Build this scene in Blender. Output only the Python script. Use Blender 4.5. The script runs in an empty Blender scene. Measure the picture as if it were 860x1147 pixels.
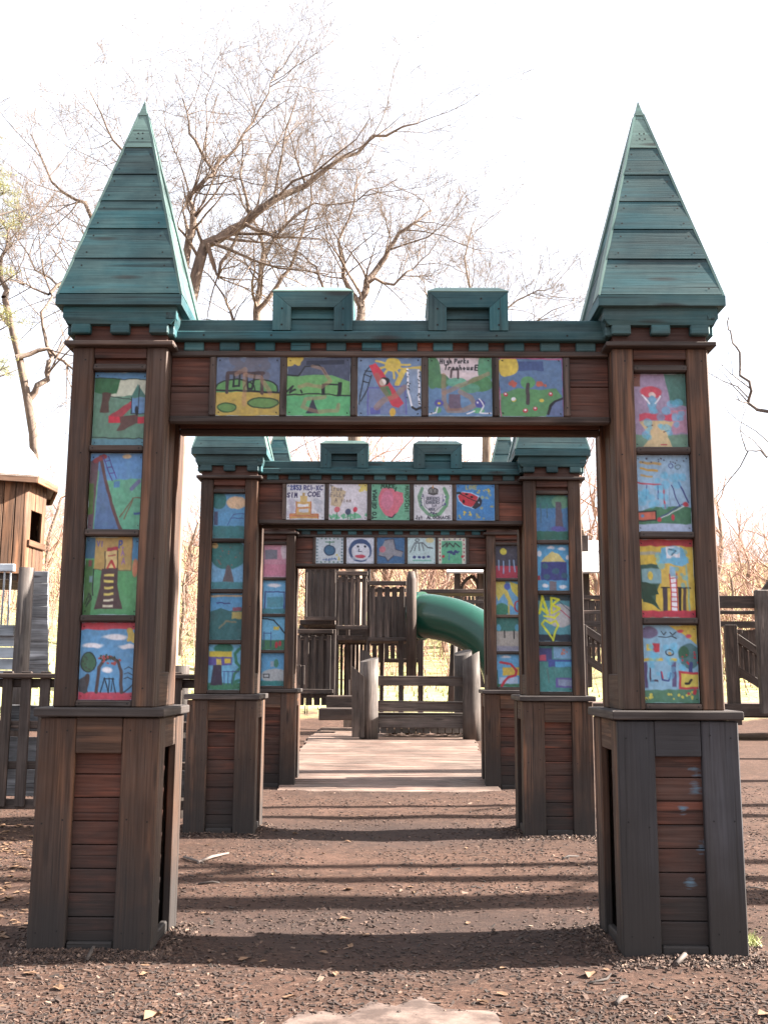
import bpy, math, random
import numpy as np
from mathutils import Vector, Matrix, noise as mnoise
random.seed(11)
R = math.radians
scn = bpy.context.scene
COL = scn.collection
# ---------------------------------------------------------------- camera
CAMH = 1.32
cam = bpy.data.objects.new('camera', bpy.data.cameras.new('camera')); COL.objects.link(cam)
cam.location = (0, 0, CAMH)
cam.rotation_mode = 'XYZ'
cam.data.sensor_fit = 'VERTICAL'; cam.data.sensor_height = 36.0; cam.data.lens = 36.0*1125/1147
cam.data.clip_start = .05; cam.data.clip_end = 2000
cam.matrix_world = (Matrix.Translation((0, 0, CAMH)) @ Matrix.Rotation(R(0.5), 4, 'Z') @
                    Matrix.Rotation(R(90+9.24), 4, 'X') @ Matrix.Rotation(R(0.3), 4, 'Z'))
scn.camera = cam
# ---------------------------------------------------------------- light
SUN_EL, SUN_AZ = 33.0, 4.0        # azimuth measured from +x (right) towards +y (away from the camera)
w = bpy.data.worlds.new('World'); scn.world = w; w.use_nodes = True
nt = w.node_tree; bg = nt.nodes['Background']
sky = nt.nodes.new('ShaderNodeTexSky'); sky.sky_type = 'NISHITA'; sky.sun_disc = False
sky.sun_elevation = R(SUN_EL); sky.sun_rotation = R(90-SUN_AZ)
sky.air_density = 1.0; sky.dust_density = 4.5; sky.ozone_density = .7
veil = nt.nodes.new('ShaderNodeMix'); veil.data_type = 'RGBA'; veil.inputs[0].default_value = .62   # thin bright high cloud over the blue
nt.links.new(sky.outputs[0], veil.inputs[6]); veil.inputs[7].default_value = (5.6, 5.7, 6.0, 1)
nt.links.new(veil.outputs[2], bg.inputs[0]); bg.inputs[1].default_value = .053
sl = bpy.data.lights.new('sun', 'SUN'); sl.energy = 5.0; sl.angle = R(.53); sl.color = (1, .93, .84)
so = bpy.data.objects.new('sun', sl); COL.objects.link(so)
sd = Vector((math.cos(R(SUN_EL))*math.cos(R(SUN_AZ)), math.cos(R(SUN_EL))*math.sin(R(SUN_AZ)), math.sin(R(SUN_EL))))
so.rotation_euler = sd.to_track_quat('Z', 'Y').to_euler(); so.location = (20, 5, 20)
vs = scn.view_settings
vs.view_transform = 'Standard'; vs.look = 'None'; vs.gamma = 1; vs.use_curve_mapping = False
vs.exposure = 2.72
# ---------------------------------------------------------------- helpers
F = 1125.0; PCX, PCY = 430.0, 573.5
def P(px, py, Y):
    """world point at distance Y seen at photo pixel (px,py); used to lay the place out"""
    u = (px-PCX)/F; v = (PCY-py)/F; p = R(9.24); c, s = math.cos(R(.3)), math.sin(R(.3))
    u, v = u*c-v*s, u*s+v*c
    x = u; y = math.cos(p)-v*math.sin(p); z = math.sin(p)+v*math.cos(p)
    c, s = math.cos(R(.5)), math.sin(R(.5)); x, y = x*c-y*s, x*s+y*c
    k = Y/y
    return Vector((x*k, Y, CAMH+z*k))

class MB:
    def __init__(s): s.v = []; s.f = []; s.g = []; s.t = []; s.m = []; s.sm = []
    def hexa(s, pts, faces, center, gr, tint, mi=0, smooth=False):
        b = len(s.v); s.v += [tuple(p) for p in pts]; s.g += [tuple(q) for q in gr]; s.t += [tint]*len(pts)
        for f in faces:
            a = Vector(pts[f[0]]); n = Vector((0, 0, 0)); ce = Vector((0, 0, 0))
            for i in range(len(f)):
                p0 = Vector(pts[f[i]]); p1 = Vector(pts[f[(i+1) % len(f)]]); n += p0.cross(p1)-0*p0; ce += p0
            ce /= len(f)
            n = Vector((0, 0, 0))
            for i in range(1, len(f)-1): n += (Vector(pts[f[i]])-a).cross(Vector(pts[f[i+1]])-a)
            ff = f if n.dot(ce-center) > 0 else tuple(reversed(f))
            s.f.append(tuple(b+i for i in ff)); s.m.append(mi); s.sm.append(smooth)
    def box(s, c, size, rot=None, e=.003, tint=None, mi=0, jit=0.0, taper=None):
        """chamfered board; grain runs along its longest side"""
        a, b_, c_ = [max(q/2, 1e-4) for q in size]; e = min(e, a*.4, b_*.4, c_*.4)
        if tint is None: tint = random.random()
        c = Vector(c); M = rot.to_3x3() if rot else Matrix.Identity(3)
        if jit:
            M = M @ Matrix.Rotation(random.gauss(0, jit), 3, 'X') @ Matrix.Rotation(random.gauss(0, jit), 3, 'Y') @ Matrix.Rotation(random.gauss(0, jit), 3, 'Z')
        loc = []; idx = {}
        for sx in (-1, 1):
            for sy in (-1, 1):
                for sz in (-1, 1):
                    idx[sx, sy, sz] = len(loc)
                    loc += [Vector((sx*a, sy*(b_-e), sz*(c_-e))), Vector((sx*(a-e), sy*b_, sz*(c_-e))), Vector((sx*(a-e), sy*(b_-e), sz*c_))]
        I = lambda x, y, z, k: idx[x, y, z]+k
        fs = []
        for q in (-1, 1):
            fs.append((I(q, -1, -1, 0), I(q, 1, -1, 0), I(q, 1, 1, 0), I(q, -1, 1, 0)))
            fs.append((I(-1, q, -1, 1), I(1, q, -1, 1), I(1, q, 1, 1), I(-1, q, 1, 1)))
            fs.append((I(-1, -1, q, 2), I(1, -1, q, 2), I(1, 1, q, 2), I(-1, 1, q, 2)))
            for r_ in (-1, 1):
                fs.append((I(q, r_, -1, 0), I(q, r_, 1, 0), I(q, r_, 1, 1), I(q, r_, -1, 1)))
                fs.append((I(q, -1, r_, 0), I(q, 1, r_, 0), I(q, 1, r_, 2), I(q, -1, r_, 2)))
                fs.append((I(-1, q, r_, 1), I(1, q, r_, 1), I(1, q, r_, 2), I(-1, q, r_, 2)))
                for t_ in (-1, 1): fs.append((I(q, r_, t_, 0), I(q, r_, t_, 1), I(q, r_, t_, 2)))
        ax = max(range(3), key=lambda i: size[i]); o = Vector((random.uniform(0, 90), random.uniform(0, 90), random.uniform(0, 90)))
        gr = [Vector((l[ax], l[(ax+1) % 3], l[(ax+2) % 3]))+o for l in loc]
        if taper: loc = [Vector((l.x*(1+(taper-1)*(l.z/c_+1)/2), l.y*(1+(taper-1)*(l.z/c_+1)/2), l.z)) for l in loc]
        s.hexa([M @ l+c for l in loc], fs, c, gr, tint, mi)
    def prism(s, pts, th, nrm, ax=None, tint=None, mi=0):
        """flat convex polygon pts thickened by th against nrm"""
        n = Vector(nrm).normalized(); pts = [Vector(p) for p in pts]; k = len(pts)
        q = pts+[p-n*th for p in pts]; ce = sum(q, Vector())/len(q)
        fs = [tuple(range(k)), tuple(range(k, 2*k))]+[(i, (i+1) % k, (i+1) % k+k, i+k) for i in range(k)]
        X = (Vector(ax) if ax else pts[1]-pts[0]).normalized(); Yv = n.cross(X)
        o = Vector((random.uniform(0, 90), random.uniform(0, 90), random.uniform(0, 90)))
        gr = [Vector(((p-ce).dot(X), (p-ce).dot(Yv), (p-ce).dot(n)))+o for p in q]
        s.hexa(q, fs, ce, gr, random.random() if tint is None else tint, mi)
    def nail(s, c, n, r=.005, mi=1):
        c = Vector(c); n = Vector(n).normalized(); u = n.orthogonal().normalized(); v = n.cross(u)
        pts = [c+n*.0012+(u*math.cos(i*math.pi/3)+v*math.sin(i*math.pi/3))*r for i in range(6)]
        b = len(s.v); s.v += [tuple(p) for p in pts]; s.g += [(0, 0, 0)]*6; s.t += [0]*6
        s.f.append(tuple(b+i for i in range(6))); s.m.append(mi); s.sm.append(False)
    def tube(s, pts, rad, n=8, tint=None, mi=0, cap=True, smooth=True, bump=0, top=None):
        pts = [Vector(p) for p in pts]; b = len(s.v); tint = random.random() if tint is None else tint
        o = random.uniform(0, 90); L = 0; u = None
        for i, p in enumerate(pts):
            d = (pts[min(i+1, len(pts)-1)]-pts[max(i-1, 0)]).normalized()
            if u is None: u = d.orthogonal().normalized()
            u = (u-d*u.dot(d)).normalized(); v = d.cross(u)
            if i: L += (p-pts[i-1]).length
            r = rad[i] if isinstance(rad, (list, tuple)) else rad
            for k in range(n):
                a = 2*math.pi*k/n; off = (u*math.cos(a)+v*math.sin(a))
                rr = r*(1+bump*mnoise.noise(Vector((p.x*3+off.x*2, p.y*3+off.y*2, p.z*1.2)))) if bump else r
                q = p+off*rr
                if top is not None and i == len(pts)-1: q.z += off.dot(top)*r
                s.v.append(tuple(q)); s.g.append((o+L, r*math.cos(a), r*math.sin(a)+o)); s.t.append(tint)
        for i in range(len(pts)-1):
            for k in range(n):
                k2 = (k+1) % n
                s.f.append((b+i*n+k, b+i*n+k2, b+(i+1)*n+k2, b+(i+1)*n+k)); s.m.append(mi); s.sm.append(smooth)
        if cap:
            s.f.append(tuple(b+k for k in reversed(range(n)))); s.f.append(tuple(b+(len(pts)-1)*n+k for k in range(n)))
            s.m += [mi, mi]; s.sm += [False, False]
    def build(s, name, mats, parent=None, loc=None, label=None):
        me = bpy.data.meshes.new(name); me.from_pydata(s.v, [], s.f)
        if not isinstance(mats, (list, tuple)): mats = [mats]
        for m in mats: me.materials.append(m)
        a = me.attributes.new('gr', 'FLOAT_VECTOR', 'POINT'); a.data.foreach_set('vector', np.array(s.g, dtype=np.float32).ravel())
        a = me.attributes.new('tint', 'FLOAT', 'POINT'); a.data.foreach_set('value', np.array(s.t, dtype=np.float32))
        if max(s.m): me.polygons.foreach_set('material_index', np.array(s.m, dtype=np.int32))
        if any(s.sm): me.polygons.foreach_set('use_smooth', np.array(s.sm, dtype=bool))
        me.update()
        o = bpy.data.objects.new(name, me); COL.objects.link(o)
        if parent: o.parent = parent
        if loc is not None: o.location = loc
        if label: o['label'] = label
        return o
def tag(o, label=None, cat=None, group=None, kind=None):
    if label: o['label'] = label
    if cat: o['category'] = cat
    if group: o['group'] = group
    if kind: o['kind'] = kind
    return o
def thing(name, label, cat, loc=(0, 0, 0), rz=0, group=None):
    o = bpy.data.objects.new(name, None); COL.objects.link(o); o.location = loc; o.rotation_euler = (0, 0, rz)
    o.empty_display_size = .1
    return tag(o, label, cat, group)
def copy_tree(o, parent=None):
    c = o.copy(); COL.objects.link(c); c.parent = parent
    for ch in [q for q in o.children]: copy_tree(ch, c)
    return c
# ---------------------------------------------------------------- materials
class NT:
    def __init__(s, name):
        s.m = bpy.data.materials.new(name); s.m.use_nodes = True; s.t = s.m.node_tree; s.b = s.t.nodes['Principled BSDF']
    def n(s, typ, **k):
        x = s.t.nodes.new(typ)
        for a, v in k.items(): setattr(x, a, v)
        return x
    def l(s, a, b): s.t.links.new(a, b)
    def attr(s, name, out='Vector'):
        x = s.n('ShaderNodeAttribute'); x.attribute_name = name; return x.outputs[out]
    def map(s, src, sc):
        x = s.n('ShaderNodeMapping'); x.inputs['Scale'].default_value = sc; s.l(src, x.inputs['Vector']); return x.outputs[0]
    def noise(s, src, scale=1, detail=4, rough=.55, dist=0):
        x = s.n('ShaderNodeTexNoise'); s.l(src, x.inputs['Vector']); x.inputs['Scale'].default_value = scale
        x.inputs['Detail'].default_value = detail; x.inputs['Roughness'].default_value = rough; x.inputs['Distortion'].default_value = dist
        return x.outputs['Fac']
    def ramp(s, src, *stops):
        x = s.n('ShaderNodeValToRGB'); s.l(src, x.inputs[0]); e = x.color_ramp.elements
        while len(e) < len(stops): e.new(.5)
        for q, (p, c) in zip(e, stops):
            q.position = p; q.color = (c if isinstance(c, tuple) else (c, c, c))+(1,)
        return x.outputs[0]
    def mix(s, fac, a, b, mode='MIX'):
        x = s.n('ShaderNodeMix', data_type='RGBA', blend_type=mode)
        if isinstance(fac, (int, float)): x.inputs[0].default_value = fac
        else: s.l(fac, x.inputs[0])
        for v, k in ((a, 6), (b, 7)):
            if isinstance(v, tuple): x.inputs[k].default_value = v+(1,)
            else: s.l(v, x.inputs[k])
        return x.outputs[2]
    def math(s, op, a, b=0.0, c=None, clamp=False):
        x = s.n('ShaderNodeMath', operation=op); x.use_clamp = clamp
        for v, k in ((a, 0), (b, 1), (c, 2)):
            if v is None: continue
            if isinstance(v, (int, float)): x.inputs[k].default_value = v
            else: s.l(v, x.inputs[k])
        return x.outputs[0]
    def bump(s, h, strength=.4, dist=.003):
        x = s.n('ShaderNodeBump'); x.inputs['Strength'].default_value = strength; x.inputs['Distance'].default_value = dist
        s.l(h, x.inputs['Height']); s.l(x.outputs[0], s.b.inputs['Normal'])
    def pos(s): return s.n('ShaderNodeNewGeometry').outputs['Position']
    def z(s):
        x = s.n('ShaderNodeSeparateXYZ'); s.l(s.pos(), x.inputs[0]); return x.outputs
    def col(s, c): s.l(c, s.b.inputs['Base Color'])

def wood(name, c1, c2, grey=(.068, .058, .054), greyamt=.45, soil=True, rough=.72, bump=.5, paint=None):
    m = NT(name); g = m.attr('gr'); t = m.attr('tint', 'Fac')
    fine = m.noise(m.map(g, (2.2, 75, 75)), 1, 5, .62)
    wv = m.n('ShaderNodeTexNoise'); m.l(m.map(g, (.55, 6.5, 6.5)), wv.inputs['Vector']); wv.inputs['Detail'].default_value = 1.5; wv.inputs['Scale'].default_value = 1
    rings = m.math('FRACT', m.math('MULTIPLY', wv.outputs['Fac'], 13.0))
    rings = m.ramp(rings, (0, 1.0), (.55, .75), (.85, .35), (1, 1.0))
    blotch = m.noise(m.map(g, (1.1, 5, 5)), 1, 3, .6)
    wear = m.noise(m.pos(), 3.1, 5, .65)
    base = m.mix(t, c1, c2)
    base = m.mix(m.ramp(blotch, (.35, 0), (.7, 1)), base, m.mix(.55, base, (.03, .022, .02)))
    base = m.mix(.30 if paint is None else .10, base, m.mix(1, base, rings, 'MULTIPLY'))
    wr = m.ramp(m.math('ADD', wear, m.math('MULTIPLY', fine, .35)), (.55, 0), (.85, 1))
    base = m.mix(m.math('MULTIPLY', wr, greyamt), base, grey)
    base = m.mix(.55 if paint is None else .25, base, m.mix(1, base, m.ramp(fine, (.28, .35), (.55, 1.05), (.8, 1.5)), 'MULTIPLY'))
    base = m.mix(m.math('MULTIPLY', m.ramp(m.math('ADD', m.noise(m.map(g, (.9, 9, 9)), 1, 3, .6), m.math('MULTIPLY', fine, .25)), (.66, 0), (.8, 1)), .55 if paint is None else .35), base, tuple(min(1, c*2.1) for c in c1))
    cracks = m.ramp(m.noise(m.map(g, (1.0, 42, 42)), 1, 2, .5), (.30, .25), (.36, 1))
    base = m.mix(.75, base, m.mix(1, base, cracks, 'MULTIPLY'))
    base = m.mix(1, base, m.ramp(t, (0, .72), (.5, 1.0), (1, 1.28)), 'MULTIPLY')
    fade = m.noise(m.pos(), 1.3, 4, .6)
    base = m.mix(.8, base, m.mix(1, base, m.ramp(fade, (.32, .6), (.68, 1.35)), 'MULTIPLY'))
    # knots
    vo = m.n('ShaderNodeTexVoronoi'); m.l(m.map(g, (1.6, 9, 9)), vo.inputs['Vector']); vo.inputs['Scale'].default_value = 1
    kn = m.ramp(vo.outputs['Distance'], (.07, 1.0), (.12, .6), (.17, 0))
    base = m.mix(m.math('MULTIPLY', kn, .75), base, (.014, .009, .007))
    if soil:
        hz = m.math('ADD', m.z()[2], m.math('MULTIPLY', m.noise(m.map(m.pos(), (9, 9, 1.4)), 1, 4), 1.3))
        base = m.mix(m.math('MULTIPLY', m.ramp(m.math('MULTIPLY', hz, .25), (.44, 0), (.50, 1), (.58, 1), (.80, 0)), .7), base, m.mix(.6, base, (.030, .023, .021)))
    if soil:   # mud splashed up from the ground
        zz = m.z()[2]
        h = m.math('ADD', zz, m.math('MULTIPLY', m.noise(m.pos(), 5, 4), .55))
        base = m.mix(m.math('MULTIPLY', m.ramp(h, (.45, 1), (1.45, 0)), .92), base, (.024, .0205, .0195))
    m.col(base)
    m.l(m.ramp(fine, (.3, rough+.12), (.7, rough-.1)), m.b.inputs['Roughness'])
    m.b.inputs['Specular IOR Level'].default_value = .35
    m.bump(m.math('ADD', m.math('MULTIPLY', fine, 1), m.math('ADD', m.math('MULTIPLY', cracks, .8), m.math('MULTIPLY', rings, .25))), bump, .0035)
    return m.m
M = {}
M['wood'] = wood('brown_stained_wood', (.108, .050, .026), (.060, .033, .021), grey=(.058, .048, .044), greyamt=.38)
M['woodshade'] = wood('dark_shaded_wood', (.040, .026, .021), (.028, .020, .017))  # shade inside the play tower and under the deck, put into the colour
M['siding'] = wood('red_brown_siding', (.128, .040, .023), (.074, .031, .020), greyamt=.3)
M['greypaint'] = wood('grey_painted_wood', (.034, .034, .040), (.030, .030, .036), grey=(.042, .040, .043), greyamt=.5, bump=.25, paint=1, rough=.6)
M['ledge'] = wood('grey_weathered_ledge', (.080, .064, .058), (.062, .051, .048), greyamt=.6)
M['rail'] = wood('grey_brown_rail', (.068, .044, .034), (.052, .037, .031), greyamt=.6)
M['green'] = wood('green_stained_wood', (.008, .056, .069), (.011, .069, .080), grey=(.062, .110, .108), greyamt=.6, soil=False, bump=.35, rough=.62, paint=1)
M['greentrim'] = wood('green_trim', (.009, .060, .074), (.012, .075, .087), grey=(.062, .115, .112), greyamt=.55, soil=False, bump=.3, rough=.6, paint=1)
M['greenlit'] = wood('pale_lit_green', (.085, .165, .148), (.10, .18, .160), grey=(.16, .24, .22), greyamt=.5, soil=False, bump=.2, rough=.48, paint=1)  # paler green with sun and sky light put into the colour
M['oldwood'] = wood('grey_old_wood', (.082, .056, .044), (.046, .034, .029), grey=(.075, .062, .056), greyamt=.45, soil=False)
M['log'] = wood('weathered_log', (.098, .076, .065), (.075, .060, .053), grey=(.105, .093, .086), greyamt=.5, soil=False)
M['cedar'] = wood('orange_cedar', (.175, .083, .042), (.11, .055, .031), grey=(.13, .085, .06), greyamt=.3, soil=False)
M['paleboard'] = wood('grey_clapboard', (.30, .31, .33), (.24, .25, .27), grey=(.3, .3, .3), greyamt=.3, soil=False)
M['litboard'] = wood('white_lit_board', (.60, .66, .72), (.52, .58, .64), grey=(.5, .52, .55), greyamt=.3, soil=False, paint=1)  # glare of sunlit boards put into a near white colour
M['shingle'] = wood('pale_roof', (.74, .72, .68), (.70, .68, .65), grey=(.7, .7, .68), greyamt=.3, bump=.15, paint=1, soil=False)
M['deck'] = wood('pink_deck_boards', (.195, .124, .098), (.120, .078, .062), grey=(.19, .145, .118), greyamt=.5, soil=False, bump=.5)
def flat(name, c, rough=.6, sp=.3, metal=0):
    m = NT(name); n = m.noise(m.pos(), 30, 3)
    m.col(m.mix(1, c, m.ramp(n, (.3, .8), (.7, 1.15)), 'MULTIPLY')); m.b.inputs['Roughness'].default_value = rough
    m.b.inputs['Specular IOR Level'].default_value = sp; m.b.inputs['Metallic'].default_value = metal
    return m.m
M['nail'] = flat('dark_nail', (.007, .007, .007), .6)
def bark(name, c1, c2, sc=9):
    m = NT(name); g = m.attr('gr'); n1 = m.noise(m.map(g, (2, sc, sc)), 1, 6, .65); n2 = m.noise(m.pos(), 2.2, 3)
    b = m.mix(n2, c1, c2); m.col(m.mix(1, b, m.ramp(n1, (.3, .35), (.7, 1.3)), 'MULTIPLY'))
    m.b.inputs['Roughness'].default_value = .9; m.bump(n1, .6, .03); return m.m
M['bark'] = bark('tree_bark', (.20, .155, .13), (.14, .11, .095))
M['barkpale'] = bark('pale_tree_bark', (.26, .19, .145), (.17, .125, .098))
M['twig'] = flat('dry_twig', (.36, .25, .19), .9)
M['twigred'] = flat('reddish_twig', (.33, .205, .16), .9)
def plastic():
    m = NT('green_plastic'); n = m.noise(m.pos(), 4, 4)
    m.col(m.mix(n, (.005, .045, .030), (.007, .056, .038))); m.b.inputs['Roughness'].default_value = .24
    return m.m
M['slide'] = plastic()
def paintmat():
    m = NT('childrens_paint'); c = m.attr('Col', 'Color'); n = m.noise(m.pos(), 55, 5, .65); n2 = m.noise(m.pos(), 7, 3)
    b = m.mix(1, c, m.ramp(n, (.3, .9), (.65, 1.05)), 'MULTIPLY'); b = m.mix(m.ramp(n2, (.5, 0), (.8, .22)), b, (.12, .10, .09))
    m.col(b); m.b.inputs['Roughness'].default_value = .5; m.b.inputs['Specular IOR Level'].default_value = .35; m.bump(n, .25, .002); return m.m
M['paint'] = paintmat()
M['leaf'] = flat('dry_leaf', (.17, .10, .06), .8)
M['chip'] = None
def chipmat():
    m = NT('wood_chip'); t = m.attr('tint', 'Fac')
    m.col(m.ramp(t, (0, (.022, .015, .012)), (.5, (.055, .032, .024)), (.85, (.110, .067, .048)), (1, (.23, .155, .115)))); m.b.inputs['Roughness'].default_value = .9; return m.m
M['chip'] = chipmat()
def grassmat():
    m = NT('grass_blade'); t = m.attr('tint', 'Fac'); m.col(m.ramp(t, (0, (.20, .25, .08)), (1, (.40, .42, .18)))); m.b.inputs['Roughness'].default_value = .7; return m.m
M['grass'] = grassmat()
def needlemat():
    m = NT('evergreen_foliage'); t = m.attr('tint', 'Fac'); m.col(m.ramp(t, (0, (.11, .12, .03)), (1, (.26, .24, .08)))); m.b.inputs['Roughness'].default_value = .8; return m.m
M['needle'] = needlemat()
def groundmat():
    m = NT('earth'); p = m.pos(); s = m.z()
    big = m.noise(p, .9, 5, .6); mid = m.noise(p, 6, 6, .65); fine = m.noise(p, 55, 6, .7)
    vo = m.n('ShaderNodeTexVoronoi'); m.l(m.map(p, (34, 60, 40)), vo.inputs['Vector']); vo.inputs['Scale'].default_value = 1; vo.inputs['Randomness'].default_value = 1
    dirt = m.mix(m.ramp(big, (.35, 0), (.65, 1)), (.056, .031, .022), (.096, .054, .040))
    dirt = m.mix(m.ramp(mid, (.42, 0), (.6, .75)), dirt, (.050, .029, .022))
    fl = m.n('ShaderNodeSeparateColor'); m.l(vo.outputs['Color'], fl.inputs[0])
    dirt = m.mix(m.ramp(fl.outputs[0], (.80, 0), (.9, .45)), dirt, (.14, .088, .064))
    dirt = m.mix(m.ramp(fl.outputs[1], (.80, 0), (.9, .5)), dirt, (.024, .018, .016))
    dirt = m.mix(.7, dirt, m.mix(1, dirt, m.ramp(fine, (.3, .45), (.7, 1.45)), 'MULTIPLY'))
    damp_shade = None  # damp earth under each gate, with the gate's shadow band painted into it
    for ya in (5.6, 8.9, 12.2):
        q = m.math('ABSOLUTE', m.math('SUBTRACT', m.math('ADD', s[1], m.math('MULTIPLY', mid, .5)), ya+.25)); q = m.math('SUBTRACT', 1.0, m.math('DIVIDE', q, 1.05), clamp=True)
        damp_shade = q if damp_shade is None else m.math('MAXIMUM', damp_shade, q)
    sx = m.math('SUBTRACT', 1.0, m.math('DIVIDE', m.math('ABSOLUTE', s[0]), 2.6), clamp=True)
    dirt = m.mix(m.math('MULTIPLY', m.math('MULTIPLY', damp_shade, m.math('MULTIPLY', sx, 1.6), clamp=True), .65), dirt, (.034, .025, .023))
    gn = m.noise(p, 1.7, 6, .7)
    gr = m.ramp(gn, (.35, (.34, .25, .16)), (.47, (.38, .35, .18)), (.6, (.33, .36, .14)), (.75, (.50, .44, .28)))
    gr = m.mix(.8, gr, m.mix(1, gr, m.ramp(m.noise(p, 24, 5, .7), (.3, .4), (.7, 1.5)), 'MULTIPLY'))
    k = m.math('ADD', s[2], m.math('MULTIPLY', big, .5))
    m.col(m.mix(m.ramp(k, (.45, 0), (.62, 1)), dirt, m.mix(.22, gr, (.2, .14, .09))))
    m.b.inputs['Roughness'].default_value = .95; m.b.inputs['Specular IOR Level'].default_value = .15
    m.bump(m.math('ADD', fine, m.math('MULTIPLY', mid, 1.5)), .7, .012)
    return m.m
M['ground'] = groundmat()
def pavemat():
    m = NT('pale_paving'); p = m.pos(); a = m.noise(p, 5, 6, .65); f_ = m.noise(p, 60, 5, .7)
    b = m.mix(m.ramp(a, (.4, 0), (.6, 1)), (.165, .115, .095), (.060, .037, .029)); m.col(m.mix(1, b, m.ramp(f_, (.3, .75), (.7, 1.15)), 'MULTIPLY'))
    m.b.inputs['Roughness'].default_value = .9; m.bump(f_, .4, .004); return m.m
M['pave'] = pavemat()
M['stone'] = flat('grey_stone', (.2, .2, .2), .9)
# ---------------------------------------------------------------- painted panels: a small painter for the children's pictures
FONT = {
 'A': [[(0, 1), (.4, 0), (.8, 1)], [(.15, .6), (.65, .6)]], 'C': [[(.8, .15), (.4, 0), (0, .4), (.1, .85), (.45, 1), (.8, .85)]],
 'D': [[(0, 0), (0, 1), (.5, 1), (.8, .5), (.5, 0), (0, 0)]], 'E': [[(.7, 0), (0, 0), (0, 1), (.7, 1)], [(0, .5), (.6, .5)]],
 'F': [[(.7, 0), (0, 0), (0, 1)], [(0, .5), (.6, .5)]], 'G': [[(.8, .15), (.4, 0), (0, .4), (.1, .85), (.45, 1), (.8, .8), (.8, .55), (.5, .55)]],
 'H': [[(0, 0), (0, 1)], [(.7, 0), (.7, 1)], [(0, .5), (.7, .5)]], 'I': [[(.35, 0), (.35, 1)]], 'K': [[(0, 0), (0, 1)], [(.7, 0), (0, .55), (.7, 1)]],
 'L': [[(0, 0), (0, 1), (.65, 1)]], 'M': [[(0, 1), (.05, 0), (.4, .6), (.75, 0), (.8, 1)]], 'N': [[(0, 1), (0, 0), (.7, 1), (.7, 0)]],
 'O': [[(.4, 0), (0, .35), (.1, .85), (.45, 1), (.8, .6), (.7, .15), (.4, 0)]], 'P': [[(0, 1), (0, 0), (.6, .05), (.7, .3), (.5, .5), (0, .55)]],
 'Q': [[(.4, 0), (0, .35), (.1, .85), (.45, 1), (.8, .6), (.7, .15), (.4, 0)], [(.5, .7), (.85, 1.05)]],
 'R': [[(0, 1), (0, 0), (.6, .05), (.7, .28), (.5, .5), (0, .5)], [(.3, .5), (.75, 1)]],
 'S': [[(.75, .1), (.35, 0), (.05, .25), (.7, .7), (.4, 1), (0, .9)]], 'T': [[(0, 0), (.8, 0)], [(.4, 0), (.4, 1)]],
 'U': [[(0, 0), (0, .8), (.35, 1), (.7, .8), (.7, 0)]], 'V': [[(0, 0), (.4, 1), (.8, 0)]], 'X': [[(0, 0), (.75, 1)], [(.75, 0), (0, 1)]], 'Y': [[(0, 0), (.4, .5), (.8, 0)], [(.4, .5), (.4, 1)]],
 '1': [[(.2, .15), (.4, 0), (.4, 1)]], '2': [[(0, .2), (.35, 0), (.7, .25), (0, 1), (.75, 1)]], '3': [[(.05, .1), (.5, 0), (.65, .25), (.3, .48), (.7, .72), (.4, 1), (0, .9)]],
 '5': [[(.7, 0), (.05, 0), (.05, .42), (.5, .42), (.7, .72), (.4, 1), (0, .9)]], '8': [[(.35, .47), (.05, .22), (.35, 0), (.65, .22), (.35, .47), (0, .75), (.35, 1), (.7, .75), (.35, .47)]],
 'a': [[(.6, .5), (.2, .5), (.05, .8), (.3, 1), (.6, .8), (.6, .5), (.65, 1)]], 'e': [[(.05, .75), (.6, .7), (.4, .48), (.1, .6), (.1, .9), (.35, 1), (.6, .92)]],
 'f': [[(.6, .05), (.35, .1), (.3, 1)], [(.1, .45), (.55, .45)]], 'g': [[(.6, .5), (.2, .5), (.05, .75), (.3, .95), (.6, .75), (.6, .5), (.6, 1.2), (.2, 1.3)]], 'h': [[(.05, 0), (.05, 1)], [(.05, .65), (.4, .5), (.6, .7), (.6, 1)]],
 'i': [[(.25, .48), (.25, 1)], [(.25, .25), (.25, .3)]], 'k': [[(.05, 0), (.05, 1)], [(.55, .45), (.05, .75), (.55, 1)]], 'l': [[(.25, 0), (.25, 1)]], 'm': [[(0, 1), (0, .5)], [(0, .6), (.25, .5), (.35, 1)], [(.35, .6), (.6, .5), (.7, 1)]], 'n': [[(.05, .5), (.05, 1)], [(.05, .65), (.4, .5), (.6, .7), (.6, 1)]],
 'o': [[(.3, .48), (.03, .75), (.3, 1), (.6, .75), (.3, .48)]], 'r': [[(.1, .5), (.1, 1)], [(.1, .7), (.35, .5), (.6, .55)]], 's': [[(.55, .5), (.15, .52), (.1, .68), (.5, .8), (.45, .98), (.05, 1)]], 't': [[(.3, .1), (.3, 1)], [(.05, .45), (.6, .45)]], 'u': [[(.05, .5), (.1, .95), (.5, .95), (.6, .5), (.62, 1)]],
 '.': [[(.3, .5), (.34, .55)]], "'": [[(.2, 0), (.2, .2)]],
}
def srgb2lin(c): c = np.asarray(c, dtype=float)/255.; return np.where(c <= .04045, c/12.92, ((c+.055)/1.055)**2.4)
def vnoise(n, m, k, rng):
    g = rng.random((k+2, k+2)); y = np.linspace(0, k, n); x = np.linspace(0, k, m)
    yi = y.astype(int); xi = x.astype(int); fy = (y-yi)[:, None]; fx = (x-xi)[None]
    fy = fy*fy*(3-2*fy); fx = fx*fx*(3-2*fx)
    a = g[yi][:, xi]; b = g[yi][:, xi+1]; c = g[yi+1][:, xi]; d = g[yi+1][:, xi+1]
    return (a*(1-fx)+b*fx)*(1-fy)+(c*(1-fx)+d*fx)*fy
PGAIN = 1.05
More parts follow.
